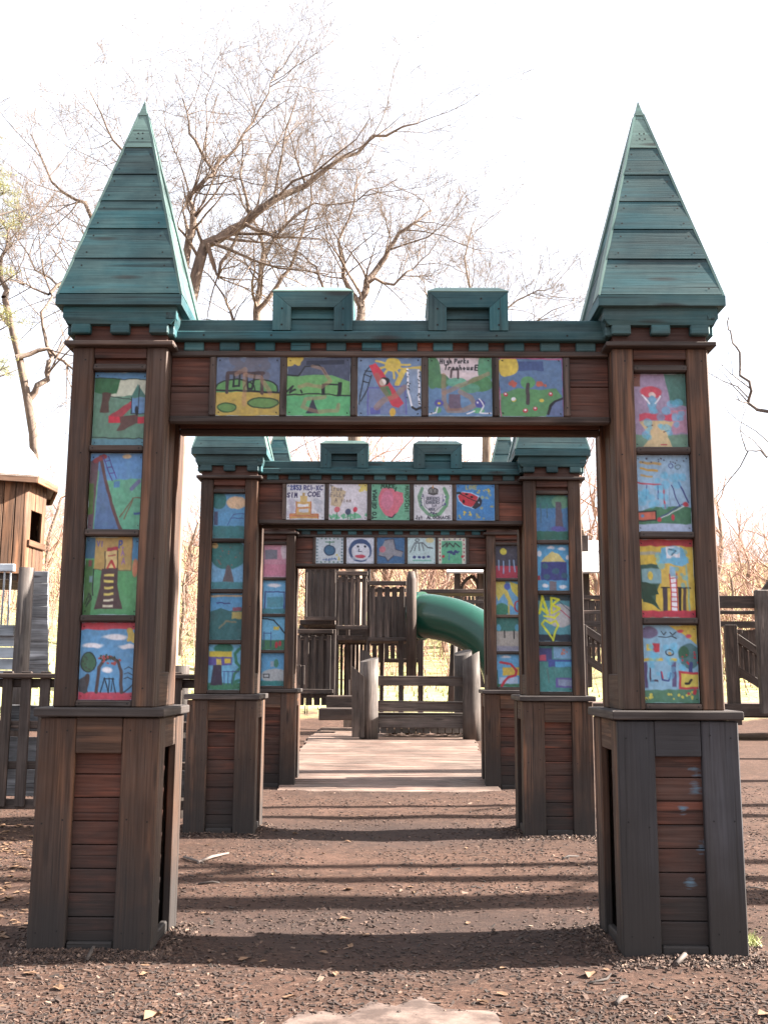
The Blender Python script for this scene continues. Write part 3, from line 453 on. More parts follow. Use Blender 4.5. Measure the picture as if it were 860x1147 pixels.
T['2R'] = [
 ('painting of a brown tree trunk in blue and green', [('r', 0, 0, 1, 1, (60, 110, 160)), ('e', .3, .1, .7, .2, (50, 110, 105)), ('e', .8, .15, .3, .15, (90, 140, 110)), ('p', [(.62, .15), (.8, .15), (.85, .8), (.6, .8)], (85, 75, 90)), ('r', 0, .8, 1, 1, (45, 100, 85)), ('l', [(.15, .2), (.15, .6)], .03, (60, 90, 110)), ('l', [(.35, .2), (.35, .5)], .03, (60, 90, 110)), ('e', .7, .75, .25, .06, (80, 80, 150))]),
 ('painting of a spotted blue house with a yellow roof and white clouds', [('r', 0, 0, 1, 1, (70, 145, 195)), ('p', [(.12, .38), (.3, .25), (.5, .15), (.7, .22), (.9, .38)], (195, 180, 110)), ('r', .12, .38, .93, .78, (55, 60, 125)), ('e', .25, .47, .1, .06, (50, 90, 115)), ('e', .58, .58, .12, .07, (50, 90, 115)), ('e', .3, .7, .1, .06, (50, 90, 115)), ('e', .85, .68, .1, .06, (50, 90, 115)), ('r', .38, .8, .6, 1, (110, 100, 110)), ('e', .45, .07, .12, .035, W), ('e', .78, .1, .12, .035, W), ('e', .08, .2, .08, .06, W), ('e', .25, .9, .1, .04, W), ('e', .8, .92, .12, .04, W), ('r', 0, .68, .1, .78, (150, 50, 60)), ('e', .96, .28, .05, .05, W)]),
 ('painting covered by yellow spray scrawls and a heart', [('r', 0, 0, 1, 1, (70, 135, 150)), ('r', 0, 0, 1, .12, (40, 60, 70)), ('e', .7, .45, .45, .25, (160, 160, 165)), ('r', 0, .85, 1, 1, (35, 45, 60)), ('l', [(.5, .2), (.9, .45), (1, .5)], .025, (170, 50, 80)), ('l', [(.6, .1), (1, .35)], .02, (60, 60, 80)), ('l', [(.05, .4), (.15, .03), (.3, .4), (.1, .28)], .08, (200, 205, 40)), ('l', [(.42, .38), (.42, .06), (.65, .1), (.45, .22), (.68, .3), (.42, .4)], .07, (200, 205, 40)), ('l', [(.2, .45), (.5, .5), (.65, .4)], .06, (200, 205, 40)), ('l', [(.45, .95), (.25, .75), (.12, .62), (.22, .55), (.38, .62), (.55, .55), (.62, .65), (.5, .85), (.45, .98)], .06, (200, 205, 40))]),
 ('painting of purple and green blocks', [('r', 0, 0, 1, 1, (60, 125, 125)), ('r', .0, .05, .4, .35, (60, 65, 120)), ('r', .45, .02, 1, .28, (105, 150, 190)), ('s', .7, .08, .9, .2, 6, .04, (180, 110, 100)), ('r', .0, .2, .22, .33, (175, 70, 95)), ('r', .28, .3, 1, .46, (60, 75, 150)), ('r', .5, .34, 1, .46, (70, 150, 200)), ('r', .5, .7, 1, .92, (90, 80, 150)), ('r', .58, .74, 1, .88, (120, 135, 165)), ('l', [(.25, .5), (.3, .8)], .05, (80, 110, 110))])]
_rad = lambda x, y, rx, ry, n, c, w_: [('c', x, y, rx, ry, w_, c)]
T['2B'] = [
 ('white painting lettered 2853 and SIMCOE over a tiered yellow cake shape', [('r', 0, 0, 1, 1, (190, 190, 198)), ('s', .0, .5, .2, .9, 6, .08, (165, 160, 180, .7)), ('s', .75, .4, 1, .8, 6, .08, (160, 165, 180, .7)), ('r', .26, .5, .64, .84, (190, 150, 85)), ('r', .36, .34, .54, .5, (190, 160, 95)), ('r', .42, .25, .48, .35, TAN), ('r', .1, .84, .84, .97, (190, 140, 80)), ('r', .3, .57, .58, .64, W), ('r', .34, .7, .58, .8, (180, 180, 190)), ('l', [(.26, .5), (.26, .84), (.1, .86), (.1, .97)], .025, (180, 100, 70)), ('l', [(.64, .5), (.64, .84), (.84, .86), (.84, .97)], .025, (180, 100, 70)), ('l', [(.28, .67), (.62, .67)], .02, (185, 100, 80)), ('l', [(.12, .9), (.82, .9)], .02, (190, 90, 80)), ('t', .03, .05, .12, "'2853", .03, NV, 0, .58), ('t', .46, .05, .12, 'RCI', .028, (60, 60, 110), 0, .62), ('t', .68, .05, .12, "..", .03, (60, 60, 110), 0, .4), ('t', .78, .05, .12, "XC", .028, (60, 60, 110), 0, .72), ('t', .03, .26, .12, 'SIM', .03, (55, 50, 90), 0, .7), ('t', .56, .22, .13, 'COE', .03, (55, 50, 90), 0, .85)]),
 ('white painting with faint words over three tulips', [('r', 0, 0, 1, 1, (190, 185, 195)), ('p', [(.05, .05), (.45, .2), (.3, .65), (.05, .6)], (180, 160, 130)), ('s', .8, 0, 1, .2, 8, .06, (200, 180, 90)), ('s', .0, .84, 1, .98, 40, .035, (95, 165, 130)), ('l', [(.22, .75), (.22, .97)], .025, (60, 130, 90)), ('l', [(.5, .78), (.5, .97)], .025, (60, 130, 90)), ('l', [(.68, .74), (.68, .97)], .025, (60, 130, 90)), ('e', .22, .71, .08, .08, (195, 95, 105)), ('e', .5, .78, .07, .09, (65, 75, 105)), ('e', .69, .71, .06, .07, (190, 50, 70)), ('t', .04, .06, .12, 'True', .022, (110, 105, 105)), ('t', .04, .24, .12, 'FoLLow', .022, (125, 115, 110)), ('t', .16, .4, .11, 'Action', .02, (120, 105, 100))]),
 ('green painting of a large pink apple ringed by lettering', [('r', 0, 0, 1, 1, (95, 160, 130)), ('p', [(.28, .12), (.5, .08), (.64, .2), (.82, .24), (.84, .5), (.7, .75), (.52, .93), (.38, .88), (.22, .65), (.18, .35)], (195, 95, 115)), ('e', .42, .45, .16, .28, (190, 110, 140, .8)), ('e', .7, .45, .1, .18, (190, 100, 120, .8)), ('l', [(.45, .92), (.55, .93), (.62, .84)], .03, (50, 40, 60)), ('l', [(.62, .2), (.66, .08)], .035, (30, 70, 50)), ('t', .025, .97, .11, 'TO GEMMA', .026, (25, 50, 45), -math.pi/2, .88), ('t', .26, .01, .1, 'MAKE', .03, (30, 60, 45), 0, .9), ('t', .98, .05, .1, 'MUNDSCHI', .024, (35, 75, 50), math.pi/2, .83)]),
 ('white painting of a crown, shield and wreath lettered Queens Rangers', [('r', 0, 0, 1, 1, (190, 190, 198)), ('l', [(.22, .12), (.14, .35), (.18, .6), (.35, .82), (.5, .88)], .09, (105, 145, 120)), ('l', [(.8, .12), (.88, .35), (.84, .6), (.68, .82), (.5, .88)], .09, (95, 150, 110)), ('s', .14, .3, .26, .6, 6, .025, (75, 75, 110)), ('s', .74, .3, .84, .7, 6, .025, (75, 75, 130)), ('p', [(.24, .28), (.42, .26), (.6, .26), (.76, .28), (.74, .6), (.5, .8), (.28, .6)], (185, 182, 195)), ('l', [(.24, .28), (.28, .6), (.5, .8), (.74, .6), (.76, .28)], .018, (110, 115, 130)), ('e', .5, .19, .13, .1, (125, 125, 125)), ('c', .5, .19, .13, .1, .022, (60, 60, 65)), ('l', [(.38, .26), (.62, .26)], .03, (70, 65, 65)), ('c', .45, .18, .04, .07, .015, (60, 60, 60)), ('c', .55, .18, .04, .07, .015, (60, 60, 60)), ('l', [(.5, .1), (.5, .04)], .03, (180, 120, 60)), ('t', .32, .35, .085, 'QUEENS', .018, (60, 65, 80), 0, .66), ('t', .31, .46, .08, 'RANGERS', .016, (60, 65, 80), 0, .6), ('t', .46, .56, .07, '1st', .016, (60, 65, 80)), ('t', .38, .66, .07, 'AMER', .016, (60, 65, 80), 0, .6), ('s', .4, .78, .6, .86, 9, .02, (50, 50, 80)), ('t', .06, .88, .09, '1st', .02, (45, 45, 60)), ('t', .34, .88, .09, 'ALGONACE', .02, (45, 45, 60), 0, .8)]),
 ('blue painting of a red ladybird with yellow dabs', [('r', 0, 0, 1, 1, (55, 120, 185)), ('s', .05, .6, .95, .95, 14, .035, (150, 150, 110, .8)), ('s', .55, .15, .95, .4, 9, .035, (150, 160, 120, .8)), ('t', .25, .03, .1, 'LOVE', .03, (150, 150, 100), 0, .7), ('p', [(.02, .3), (.15, .2), (.4, .22), (.6, .32), (.66, .42), (.6, .58), (.45, .68), (.2, .6), (.05, .48)], (150, 190, 220)), ('p', [(.04, .31), (.15, .22), (.38, .24), (.56, .34), (.5, .52), (.38, .63), (.18, .56), (.07, .45)], (190, 45, 60)), ('p', [(.4, .64), (.52, .45), (.6, .33), (.68, .45), (.62, .6), (.5, .68)], (30, 35, 50)), ('l', [(.1, .26), (.3, .38), (.52, .46)], .022, (40, 25, 30)), ('e', .27, .28, .04, .03, (35, 20, 25)), ('e', .4, .35, .04, .03, (35, 20, 25)), ('e', .19, .48, .035, .05, (35, 20, 25)), ('e', .58, .5, .02, .03, (150, 180, 210)), ('s', .5, .1, .9, .25, 6, .025, (195, 170, 60)), ('s', .1, .75, .4, .95, 7, .03, (200, 175, 60)), ('e', .06, .24, .06, .03, K)])]
T['3L'] = [
 ('pink painting with a grey block', [('r', 0, 0, 1, 1, (180, 120, 140)), ('r', .05, .15, .6, .45, (105, 105, 120)), ('e', .9, .2, .15, .25, (185, 165, 175)), ('r', 0, .6, 1, .95, (185, 110, 135))]),
 ('painting of a dark swing frame on blue', [('r', 0, 0, 1, 1, (90, 155, 200)), ('r', 0, .85, 1, 1, (60, 120, 130)), ('l', [(.1, .85), (.12, .35), (.95, .35), (.95, .85)], .05, NV), ('r', .2, .5, .9, .82, (70, 135, 155)), ('e', .5, .15, .3, .06, W)]),
 ('painting of a black branch and red figures', [('r', 0, 0, 1, 1, (90, 160, 200)), ('l', [(0, .05), (.5, .1), (.7, .25), (1, .5)], .05, K), ('r', .02, .7, 1, 1, (60, 110, 80)), ('e', .65, .85, .07, .1, RD), ('e', .8, .8, .06, .08, RD), ('r', .5, .3, .75, .4, YL), ('l', [(.1, .45), (.1, .9)], .03, NV), ('l', [(.4, .45), (.4, .9)], .03, NV), ('l', [(.1, .5), (.4, .5)], .03, NV)]),
 ('painting of a grey hill and a boat', [('r', 0, 0, 1, 1, (75, 145, 195)), ('e', .6, .7, .6, .22, (160, 165, 170)), ('r', 0, .85, 1, 1, (50, 120, 120)), ('e', .65, .32, .1, .13, (60, 120, 100)), ('r', .4, .25, .55, .42, (130, 150, 170)), ('l', [(.1, .65), (.12, .75), (.35, .75), (.37, .65), (.1, .65)], .03, K)])]
T['3R'] = [
 ('dark painting of a yellow moon over a red field', [('r', 0, 0, 1, 1, (60, 58, 72)), ('e', .35, .18, .15, .1, (190, 180, 60)), ('r', 0, .62, 1, 1, (165, 50, 70)), ('l', [(.15, .45), (.15, .75)], .05, (120, 150, 190)), ('l', [(.35, .48), (.35, .85)], .05, (120, 150, 190)), ('l', [(.6, .45), (.62, .8)], .05, (120, 150, 190)), ('l', [(.8, .45), (.85, .8)], .05, (120, 150, 190))]),
 ('painting of a large yellow flower on blue', [('r', 0, 0, 1, 1, (90, 150, 195)), ('p', [(0, 0), (.4, 0), (.5, .2), (.1, .6), (0, .4)], (195, 180, 80)), ('p', [(.6, 0), (1, .1), (1, .5), (.7, .3)], (195, 180, 70)), ('p', [(.3, .3), (.5, .25), (.8, .8), (.6, .7)], (190, 175, 80)), ('e', .5, .15, .14, .1, (70, 90, 170)), ('e', .25, .85, .3, .2, (55, 120, 95)), ('c', .95, .75, .15, .15, .06, RD), ('l', [(.55, .6), (.55, 1)], .06, YL)]),
 ('painting of green trees over sandy ground', [('r', 0, 0, 1, 1, (150, 145, 140)), ('r', 0, 0, 1, .4, (50, 110, 105)), ('e', .1, .3, .1, .1, (75, 150, 185)), ('e', .9, .3, .1, .1, (75, 150, 185)), ('l', [(.35, .4), (.35, .6)], .05, K), ('l', [(.75, .4), (.75, .62)], .05, K), ('r', 0, .85, 1, 1, (130, 130, 150))]),
 ('painting of a red squiggle over a yellow house', [('r', 0, 0, 1, 1, (80, 150, 200)), ('e', .4, .08, .2, .04, W), ('r', .25, .4, 1, .65, (195, 165, 60)), ('r', 0, .9, 1, 1, (60, 110, 80)), ('r', .1, .7, .9, .9, (150, 170, 200)), ('l', [(.15, .25), (.6, .3), (.85, .5), (.8, .65), (.5, .7), (.3, .85), (.2, .98)], .1, (180, 40, 60)), ('l', [(0, .5), (.05, 1)], .05, DG)])]
T['3B'] = [
 ('white painting of a dark blue ball with a flower border', [('r', 0, 0, 1, 1, (170, 180, 190)), ('e', .5, .5, .2, .19, (55, 95, 130)), ('c', .5, .5, .2, .19, .04, (40, 60, 90)), ('l', [(.5, .15), (.5, .3)], .03, DG), ('l', [(.35, .18), (.65, .18)], .04, (60, 120, 90)), ('s', .25, .8, .75, .88, 14, .03, (70, 100, 150)), ('s', .75, .65, .85, .85, 4, .05, (185, 170, 90))] + [('e', x, y, .03, .03, (70, 100, 110)) for x in (.05, .95) for y in (.1, .22, .34, .46, .58, .7, .82, .94)] + [('e', x, y, .03, .03, (70, 110, 100)) for y in (.05, .95) for x in (.2, .35, .5, .65, .8)]),
 ('painting of a face with dark blue hair and red lips', [('r', 0, 0, 1, 1, (180, 185, 200)), ('e', .5, .5, .42, .44, (50, 75, 120)), ('e', .52, .55, .33, .33, (190, 192, 205)), ('r', .2, .75, .85, .85, (185, 190, 200, .7)), ('e', .5, .16, .25, .08, (50, 70, 115)), ('e', .42, .35, .045, .045, (25, 30, 50)), ('e', .68, .35, .045, .045, (25, 30, 50)), ('l', [(.45, .45), (.45, .54), (.55, .55)], .03, (40, 45, 70)), ('e', .5, .73, .19, .07, (180, 60, 80))]),
 ('blue painting of a grey elephant shape', [('r', 0, 0, 1, 1, (55, 95, 140)), ('p', [(.3, .1), (.6, .05), (.68, .45), (.95, .55), (.9, .75), (.6, .7), (.4, .9), (.3, .75), (.05, .7), (.15, .35)], (130, 130, 140)), ('l', [(.3, .1), (.6, .05), (.68, .45), (.95, .55)], .03, (60, 60, 80)), ('e', .2, .45, .12, .12, (175, 100, 115)), ('l', [(.6, .7), (.4, .9), (.3, .75), (.05, .7)], .03, (60, 60, 80))]),
 ('pale painting of a thin stick animal above blue flowers', [('r', 0, 0, 1, 1, (165, 190, 195)), ('e', .8, .1, .15, .1, (190, 180, 130)), ('c', .35, .1, .07, .05, .03, (70, 75, 85)), ('l', [(.1, .55), (.25, .2), (.55, .2), (.72, .38), (.9, .4)], .035, (70, 75, 85)), ('l', [(.3, .22), (.25, .5)], .03, (70, 75, 85)), ('l', [(.42, .22), (.42, .5)], .03, (70, 75, 85)), ('l', [(.52, .22), (.58, .5)], .03, (70, 75, 85)), ('e', .25, .75, .06, .05, NV), ('e', .42, .75, .06, .05, NV), ('e', .58, .75, .06, .05, NV), ('e', .75, .73, .06, .05, NV), ('l', [(.2, .88), (.85, .88)], .05, (100, 165, 150))]),
 ('green painting of dark letters with a dotted border', [('r', 0, 0, 1, 1, (185, 185, 170)), ('r', .12, .12, .86, 1, (80, 160, 125)), ('l', [(.15, .35), (.3, .2), (.3, .35), (.4, .2), (.55, .35), (.6, .2), (.78, .35)], .045, (50, 60, 60)), ('s', .35, .52, .75, .62, 14, .04, (50, 60, 110)), ('l', [(.4, .65), (.38, .85)], .04, (70, 110, 160)), ('e', .18, .72, .05, .06, RD), ('e', .86, .72, .04, .05, RD)] + [('e', .06, y, .03, .03, (150, 60, 80)) for y in (.1, .25, .4, .55, .7, .85)] + [('e', .93, y, .03, .03, (150, 60, 80)) for y in (.1, .25, .4, .55, .7, .85)] + [('e', x, .05, .03, .03, (90, 70, 110)) for x in (.2, .4, .6, .8)])]
# ---------------------------------------------------------------- ground
def gh(x, y):
    y0 = 25.0-2.2*min(6, max(0, -x-4)/2.2)
    t = max(0, y-y0); z = .205*(t*t/(t+3.5)) if t > 0 else 0
    z = min(z, 9+.02*t)
    if y < 24: z += .014*mnoise.noise(Vector((x*1.3, y*1.3, 0)))+.005*mnoise.noise(Vector((x*5, y*5, 3)))
    else: z += .25*mnoise.noise(Vector((x*.25, y*.25, 0)))
    # mulch heaped a little round the tower feet, hollow worn between them
    for ya in (5.32, 8.92, 12.42):
        if abs(y-ya) < 1.5 and abs(x) < 2.6:
            for s_ in (-1.435, 1.395): z += .022*math.exp(-(((x-s_)/.42)**2+((y-ya)/.42)**2)**2)
            z -= .02*math.exp(-((x/.8)**2+((y-ya)/.9)**2))
    if abs(x) < 1.9 and 11.2 < y < 12.1: z += (.030+.022*mnoise.noise(Vector((x*3, y*3, 2))))*math.exp(-((y-11.72)/.2)**2)
    return z
def lines(segs):
    out = []
    for a, b, st in segs: n = max(1, int(round((b-a)/st))); out += [a+(b-a)*i/n for i in range(n)]
    return out+[segs[-1][1]]
gx = lines([(-400, -60, 40), (-60, -12, 3), (-12, -4, .35), (-4, 4, .045), (4, 12, .35), (12, 60, 3), (60, 400, 40)])
gy = lines([(-200, -20, 30), (-20, 0, 4), (0, 3.6, .3), (3.6, 8, .045), (8, 14, .09), (14, 26, .5), (26, 90, 1.6), (90, 700, 40)])
gv = [(x, y, gh(x, y)) for y in gy for x in gx]; nx_ = len(gx)
gf = [(j*nx_+i, j*nx_+i+1, (j+1)*nx_+i+1, (j+1)*nx_+i) for j in range(len(gy)-1) for i in range(nx_-1)]
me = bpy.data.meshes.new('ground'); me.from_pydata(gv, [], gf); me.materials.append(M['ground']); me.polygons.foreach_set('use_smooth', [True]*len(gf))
go = bpy.data.objects.new('ground', me); COL.objects.link(go); tag(go, kind='structure')
# worn paving showing through the mulch in the foreground
mb = MB(); pts = []
for i in range(60):
    a = 2*math.pi*i/60; rx, ry = .95, 1.58
    q = 1+.20*mnoise.noise(Vector((math.cos(a)*2.2, math.sin(a)*2.2, 5)))+.16*mnoise.noise(Vector((math.cos(a)*7, math.sin(a)*7, 1)))+random.uniform(-.02, .02)
    pts.append((.02+rx*math.cos(a)*q*(1.0), 2.78+ry*math.sin(a)*q))
top = [Vector((x, y, gh(x, y)+.012)) for x, y in pts]
b = len(mb.v); cz = Vector((.0, 2.8, gh(0, 2.8)+.014)); rings = 14
for k in range(rings+1):
    for (x, y) in pts:
        f_ = k/rings; xx = x*f_; yy = 2.8+(y-2.8)*f_; mb.v.append((xx, yy, gh(xx, yy)+.010-(.012 if k == rings else 0))); mb.g.append((xx, yy, 0)); mb.t.append(.5)
for k in range(rings):
    for i in range(60):
        i2 = (i+1) % 60; mb.f.append((k*60+i, (k+1)*60+i, (k+1)*60+i2, k*60+i2)); mb.m.append(0); mb.sm.append(True)
tag(mb.build('paving', M['pave']), kind='structure')
# boardwalk rising behind the third gate
mb = MB(); y = 11.75; z = .03
def dz(y): t = min(1, max(0, (y-11.7)/4.0)); return .012+.34*t
bend = lambda x: -.25*(x/2.2)**2
k = 0
while y < 19.2:
    for (xa, xb) in ((-1.30, 1.26),):
        if random.random() < .5 and xa > -1: pass
        xm = (xa+xb)/2; y2 = y+.02
        sl_ = math.atan2(dz(y+.14)-dz(y), .14)
        mb.box((xm+random.uniform(-.03, .03), y2+.07, dz(y2+.07)-.02), (xb-xa, .132, .04), Matrix.Rotation(sl_, 4, 'X'), .005, jit=.0012)
    y += .14
tag(mb.build('boardwalk', M['deck']), kind='structure')

# ---------------------------------------------------------------- the three castle gates
def siding(mb, x0, x1, z0, z1, n, y, out, axis='y', th=.018):
    """lap boards; their lower edges stand proud"""
    h = (z1-z0)/n
    for i in range(n):
        zc = z0+h*(i+.5); rot = Matrix.Rotation(-out*.07 if axis == 'y' else out*.07, 4, 'X' if axis == 'y' else 'Y')
        tn = random.random()
        if axis == 'y': mb.box(((x0+x1)/2, y, zc), (x1-x0, th, h-.004), rot, .003, tn, jit=.0015)
        else: mb.box((y, (x0+x1)/2, zc), (th, x1-x0, h-.004), rot, .003, tn, jit=.0015)
def base_part(gate, cx, key, frontmat, labels=None):
    mb = MB()
    for sy in (-1, 1):
        for sx in (-1, 1):
            mb.box((cx+sx*.205, sy*.275, .56-.03), (.18, .04, 1.155), None, .006, jit=.0015, mi=1 if (sy < 0 and frontmat != M['wood']) else 0)
    for sx in (-1, 1):
        for sy in (-1, 1): mb.box((cx+sx*.272, sy*.195, .53), (.042, .118, 1.15), None, .005, jit=.001)
        mb.box((cx+sx*.265, 0, 1.03), (.04, .272, .155), None, .004)
    mb.box((cx, 0, .5), (.40, .40, 1.1), None, .002, .5)
    for sx in (-1, 1):
        for zq in (.12, 1.04, .62):
            for dx in (-.05, .05): mb.nail((cx+sx*.205+dx, -.2958, zq+random.uniform(-.02, .02)), (0, -1, 0), .0045, mi=2)
    tb = mb.build('tower_base', [M['wood'], frontmat, M['nail']], gate)
    for sy in (-1, 1): mb = MB(); mb.box((cx, sy*.274, 1.022), (.226, .036, .172), None, .004); mb.build('top_board', frontmat, tb)
    mb = MB(); siding(mb, cx-.125, cx+.125, .055, .945, 8, -.246, -1); siding(mb, cx-.125, cx+.125, .055, .945, 8, .246, 1)
    siding(mb, -.145, .145, .055, .96, 8, cx-.222, -1, 'x'); siding(mb, -.145, .145, .055, .96, 8, cx+.222, 1, 'x')
    sd_ = mb.build('lap_siding', M['siding_chalk'] if key == 'chalk' else M['siding'], tb)
    mb = MB(); mb.box((cx, -.268, .03), (.222, .036, .06), None, .008, jit=.004); mb.build('kick_board', M['rail'], tb)
    for sx in (-1, 1): mb = MB(); mb.box((cx+sx*.262, 0, .03), (.036, .265, .07), None, .008, jit=.004); mb.build('kick_board', M['rail'], tb)
    mb = MB(); L_ = .320; w_ = .10
    # mitred ledge, four pieces
    for a in range(4):
        rt = Matrix.Rotation(a*math.pi/2, 3, 'Z')
        pts = [rt @ Vector(q) for q in ((-L_, -L_, 1.156), (L_, -L_, 1.156), (L_-w_, -L_+w_, 1.156), (-L_+w_, -L_+w_, 1.156))]
        mb.prism([p+Vector((cx, 0, 0)) for p in pts], .044, (0, 0, 1), rt @ Vector((1, 0, 0)))
    o = mb.build('ledge', M['ledge'], gate); bv = o.modifiers.new('bev', 'BEVEL'); bv.width = .007; bv.segments = 2; bv.limit_method = 'ANGLE'
    return tb
RZ = [2.476, 2.035, 1.597]
def shaft_part(gate, cx, tiles, res, seed):
    mb = MB()
    for sy in (-1, 1):
        for sx in (-1, 1):
            mb.box((cx+sx*.195, sy*.23, 2.088), (.11, .04, 1.864), None, .007, jit=.0008)
    for sx in (-1, 1):
        for sy in (-1, 1): mb.box((cx+sx*.232, sy*.165, 2.088), (.032, .085, 1.864), None, .005, jit=.0006)
        for sy in (-.5, .5): mb.box((cx+sx*.214, sy*.12, 2.088), (.02, .116, 1.864), None, .003, jit=.0008)
        mb.box((cx+sx*.230, 0, 1.245), (.026, .235, .175), None, .004); mb.box((cx+sx*.230, 0, 2.93), (.026, .235, .175), None, .004)
    mb.box((cx, 0, 2.09), (.38, .36, 1.85), None, .002, .3)  # unseen core box added to block light through the shaft
    for sx in (-1, 1):
        for zq in (1.25, 1.9, 2.45, 2.95): mb.nail((cx+sx*.195+random.uniform(-.03, .03), -.2508, zq), (0, -1, 0), .0045)
    sh = mb.build('tower_shaft', [M['wood'], M['nail']], gate)
    for sy in (-1, 1):
        mb = MB()
        mb.box((cx, sy*.226, 2.990), (.276, .03, .055), None, .003)
        mb.box((cx, sy*.198, 2.948), (.276, .03, .05), None, .002)
        mb.build('head_board', M['siding'], sh)
    for z in [2.913]+RZ+[1.174]:
        mb = MB(); mb.box((cx, -.226, z), (.279, .046, .034 if z > 1.2 else .03), None, .012, jit=.003)
        for sx in (-1, 1): mb.nail((cx+sx*.12, -.2495, z), (0, -1, 0), .004)
        mb.build('rail', [M['rail'], M['nail']], sh)
    zz = [2.896]+RZ+[1.189]
    for i, (lab, ops) in enumerate(tiles):
        zt, zb = (zz[i]-.017 if i else zz[i]), (zz[i+1]+.017 if i < 3 else zz[i+1])
        panel(.278, zt-zb-.004, res, int(res*1.42), ops, seed+i, sh, (cx+random.uniform(-.001, .001), -.207, (zt+zb)/2), lab)
def spire_part(gate, cx):
    mb = MB(); mb.box((cx, 0, 3.033), (.575, .575, .026), None, .008)
    mb.build('moulding', M['rail'], gate)
    mb = MB(); mb.box((cx, 0, 3.095), (.49, .49, .098), None, .003)
    mb.build('neck', M['siding'], gate)
    mb = MB()
    for a in range(4):
        rt = Matrix.Rotation(a*math.pi/2, 4, 'Z')
        h = .297 if a % 2 == 0 else .2935
        pts = [rt @ Vector(q) for q in ((-h+.03, -h+.012, 3.135), (h-.03, -h+.012, 3.135), (h, -h, 3.165), (h, -h, 3.226), (-h, -h, 3.226), (-h, -h, 3.165))]
        mb.prism([p+Vector((cx, 0, 0)) for p in pts], .05, rt @ Vector((0, -1, 0)), rt @ Vector((1, 0, 0)))
        for q in (-.205, 0, .205):
            c = rt @ Vector((q, -.265+.003*(a % 2), 3.112)); mb.box((cx+c.x, c.y, c.z), (.10, .042, .055), rt, .006)
    mb.build('frieze', M['green'], gate)
    S = mb = MB(); H0, H1, B = 3.284, 4.545, .316
    def pt(t, s_, off=0): hw = (B)*(1-t); return Vector((s_*hw, -hw-off, H0+(H1-H0)*t))
    tt = [0, .175, .325, .47, .612, .76, .965]
    nrm = Vector((0, -(H1-H0), B)).normalized(); nrm = Vector((0, -math.cos(math.atan2(B, H1-H0)), math.sin(math.atan2(B, H1-H0))))
    for a in range(4):
        rt = Matrix.Rotation(a*math.pi/2, 3, 'Z'); cc = Vector((cx, 0, 0))
        for i in range(6):
            t0, t1 = tt[i], tt[i+1]; jj = random.uniform(0, .003)
            q = [pt(t0+.003, -1), pt(t0+.003, 1), pt(t1-.001, 1), pt(t1-.001, -1)]
            q = [p+nrm*(((.006 if k < 2 else .002)+jj*.7 if a % 2 == 0 else .004)) for k, p in enumerate(q)]
            mb.prism([rt @ p+cc for p in q], .018, rt @ nrm, rt @ Vector((1, 0, 0)), mi=(2 if (i == 5 or a == 1) else 0))  # tip and faded sun side boards, sunlight also put into their colour
            if a in (0, 1, 3):
                for s_ in (-1, 1):
                    for tq in ((t0+.03, t1-.035) if i < 5 else (t0+.05, t0+.08)):
                        p = pt(tq, s_); p.x *= (.82-.02*random.random()) if i < 5 else .25
                        off = (.0065+jj*.7-(.004)*(tq-t0)/(t1-t0)) if a % 2 == 0 else .0045; mb.nail(rt @ (p+nrm*off)+cc, rt @ nrm, .0055)
        # solid core
        q = [pt(0, -1), pt(0, 1), pt(.93, 1), pt(.93, -1)]; mb.prism([rt @ (p-nrm*.016)+cc for p in q], .01, rt @ nrm, rt @ Vector((1, 0, 0)))
    sp = mb.build('spire', [M['green'], M['nail'], M['greenlit']], gate)
    mb = MB()     # hip trims on the two side faces
    for a in (1, 3):
        rt = Matrix.Rotation(a*math.pi/2, 3, 'Z')
        for s_ in (-1, 1):
            for off in (0,):
                p0, p1 = pt(.0, s_), pt(.99, s_); i0 = p0+Vector((-s_*.15, 0, 0)); i1 = pt(.99, s_)+Vector((-s_*.004, 0, 0))
                i1 = pt(.80, s_)+Vector((-s_*.058, 0, 0)); p1 = pt(.955, s_)
                q = [p0, i0, i1, p1]; q = [p+nrm*.014+Vector((s_*.006, 0, 0)) for p in q]
                mb.prism([rt @ p+Vector((cx, 0, 0)) for p in q], .013, rt @ nrm, rt @ (p1-p0))
    mb.build('hip_trim', M['greenlit'], sp)
    mb = MB(); zc = H0+(H1-H0)*.945; hc = .0255
    pts = [Vector((cx-hc, -hc, zc)), Vector((cx+hc, -hc, zc)), Vector((cx+hc, hc, zc)), Vector((cx-hc, hc, zc)), Vector((cx, 0, H1+.035))]
    mb.hexa(pts, [(0, 1, 4), (1, 2, 4), (2, 3, 4), (3, 0, 4), (0, 1, 2, 3)], Vector((cx, 0, zc+.02)), pts, .5)
    mb.build('tip', M['greenlit'], sp)
    mb = MB()
    for a in range(4):
        rt = Matrix.Rotation(a*math.pi/2, 3, 'Z'); h = .330
        pts = [rt @ Vector(q) for q in ((-h, -h, 3.281), (h, -h, 3.281), (h-.12, -h+.12, 3.281), (-h+.12, -h+.12, 3.281))]
        mb.prism([p+Vector((cx, 0, 0)) for p in pts], .056, (0, 0, 1), rt @ Vector((1, 0, 0)))
    mb.box((cx, 0, 3.25), (.46, .46, .05), None, .002)
    o = mb.build('eave', M['greentrim'], sp); bv = o.modifiers.new('bev', 'BEVEL'); bv.width = .010; bv.segments = 2; bv.limit_method = 'ANGLE'
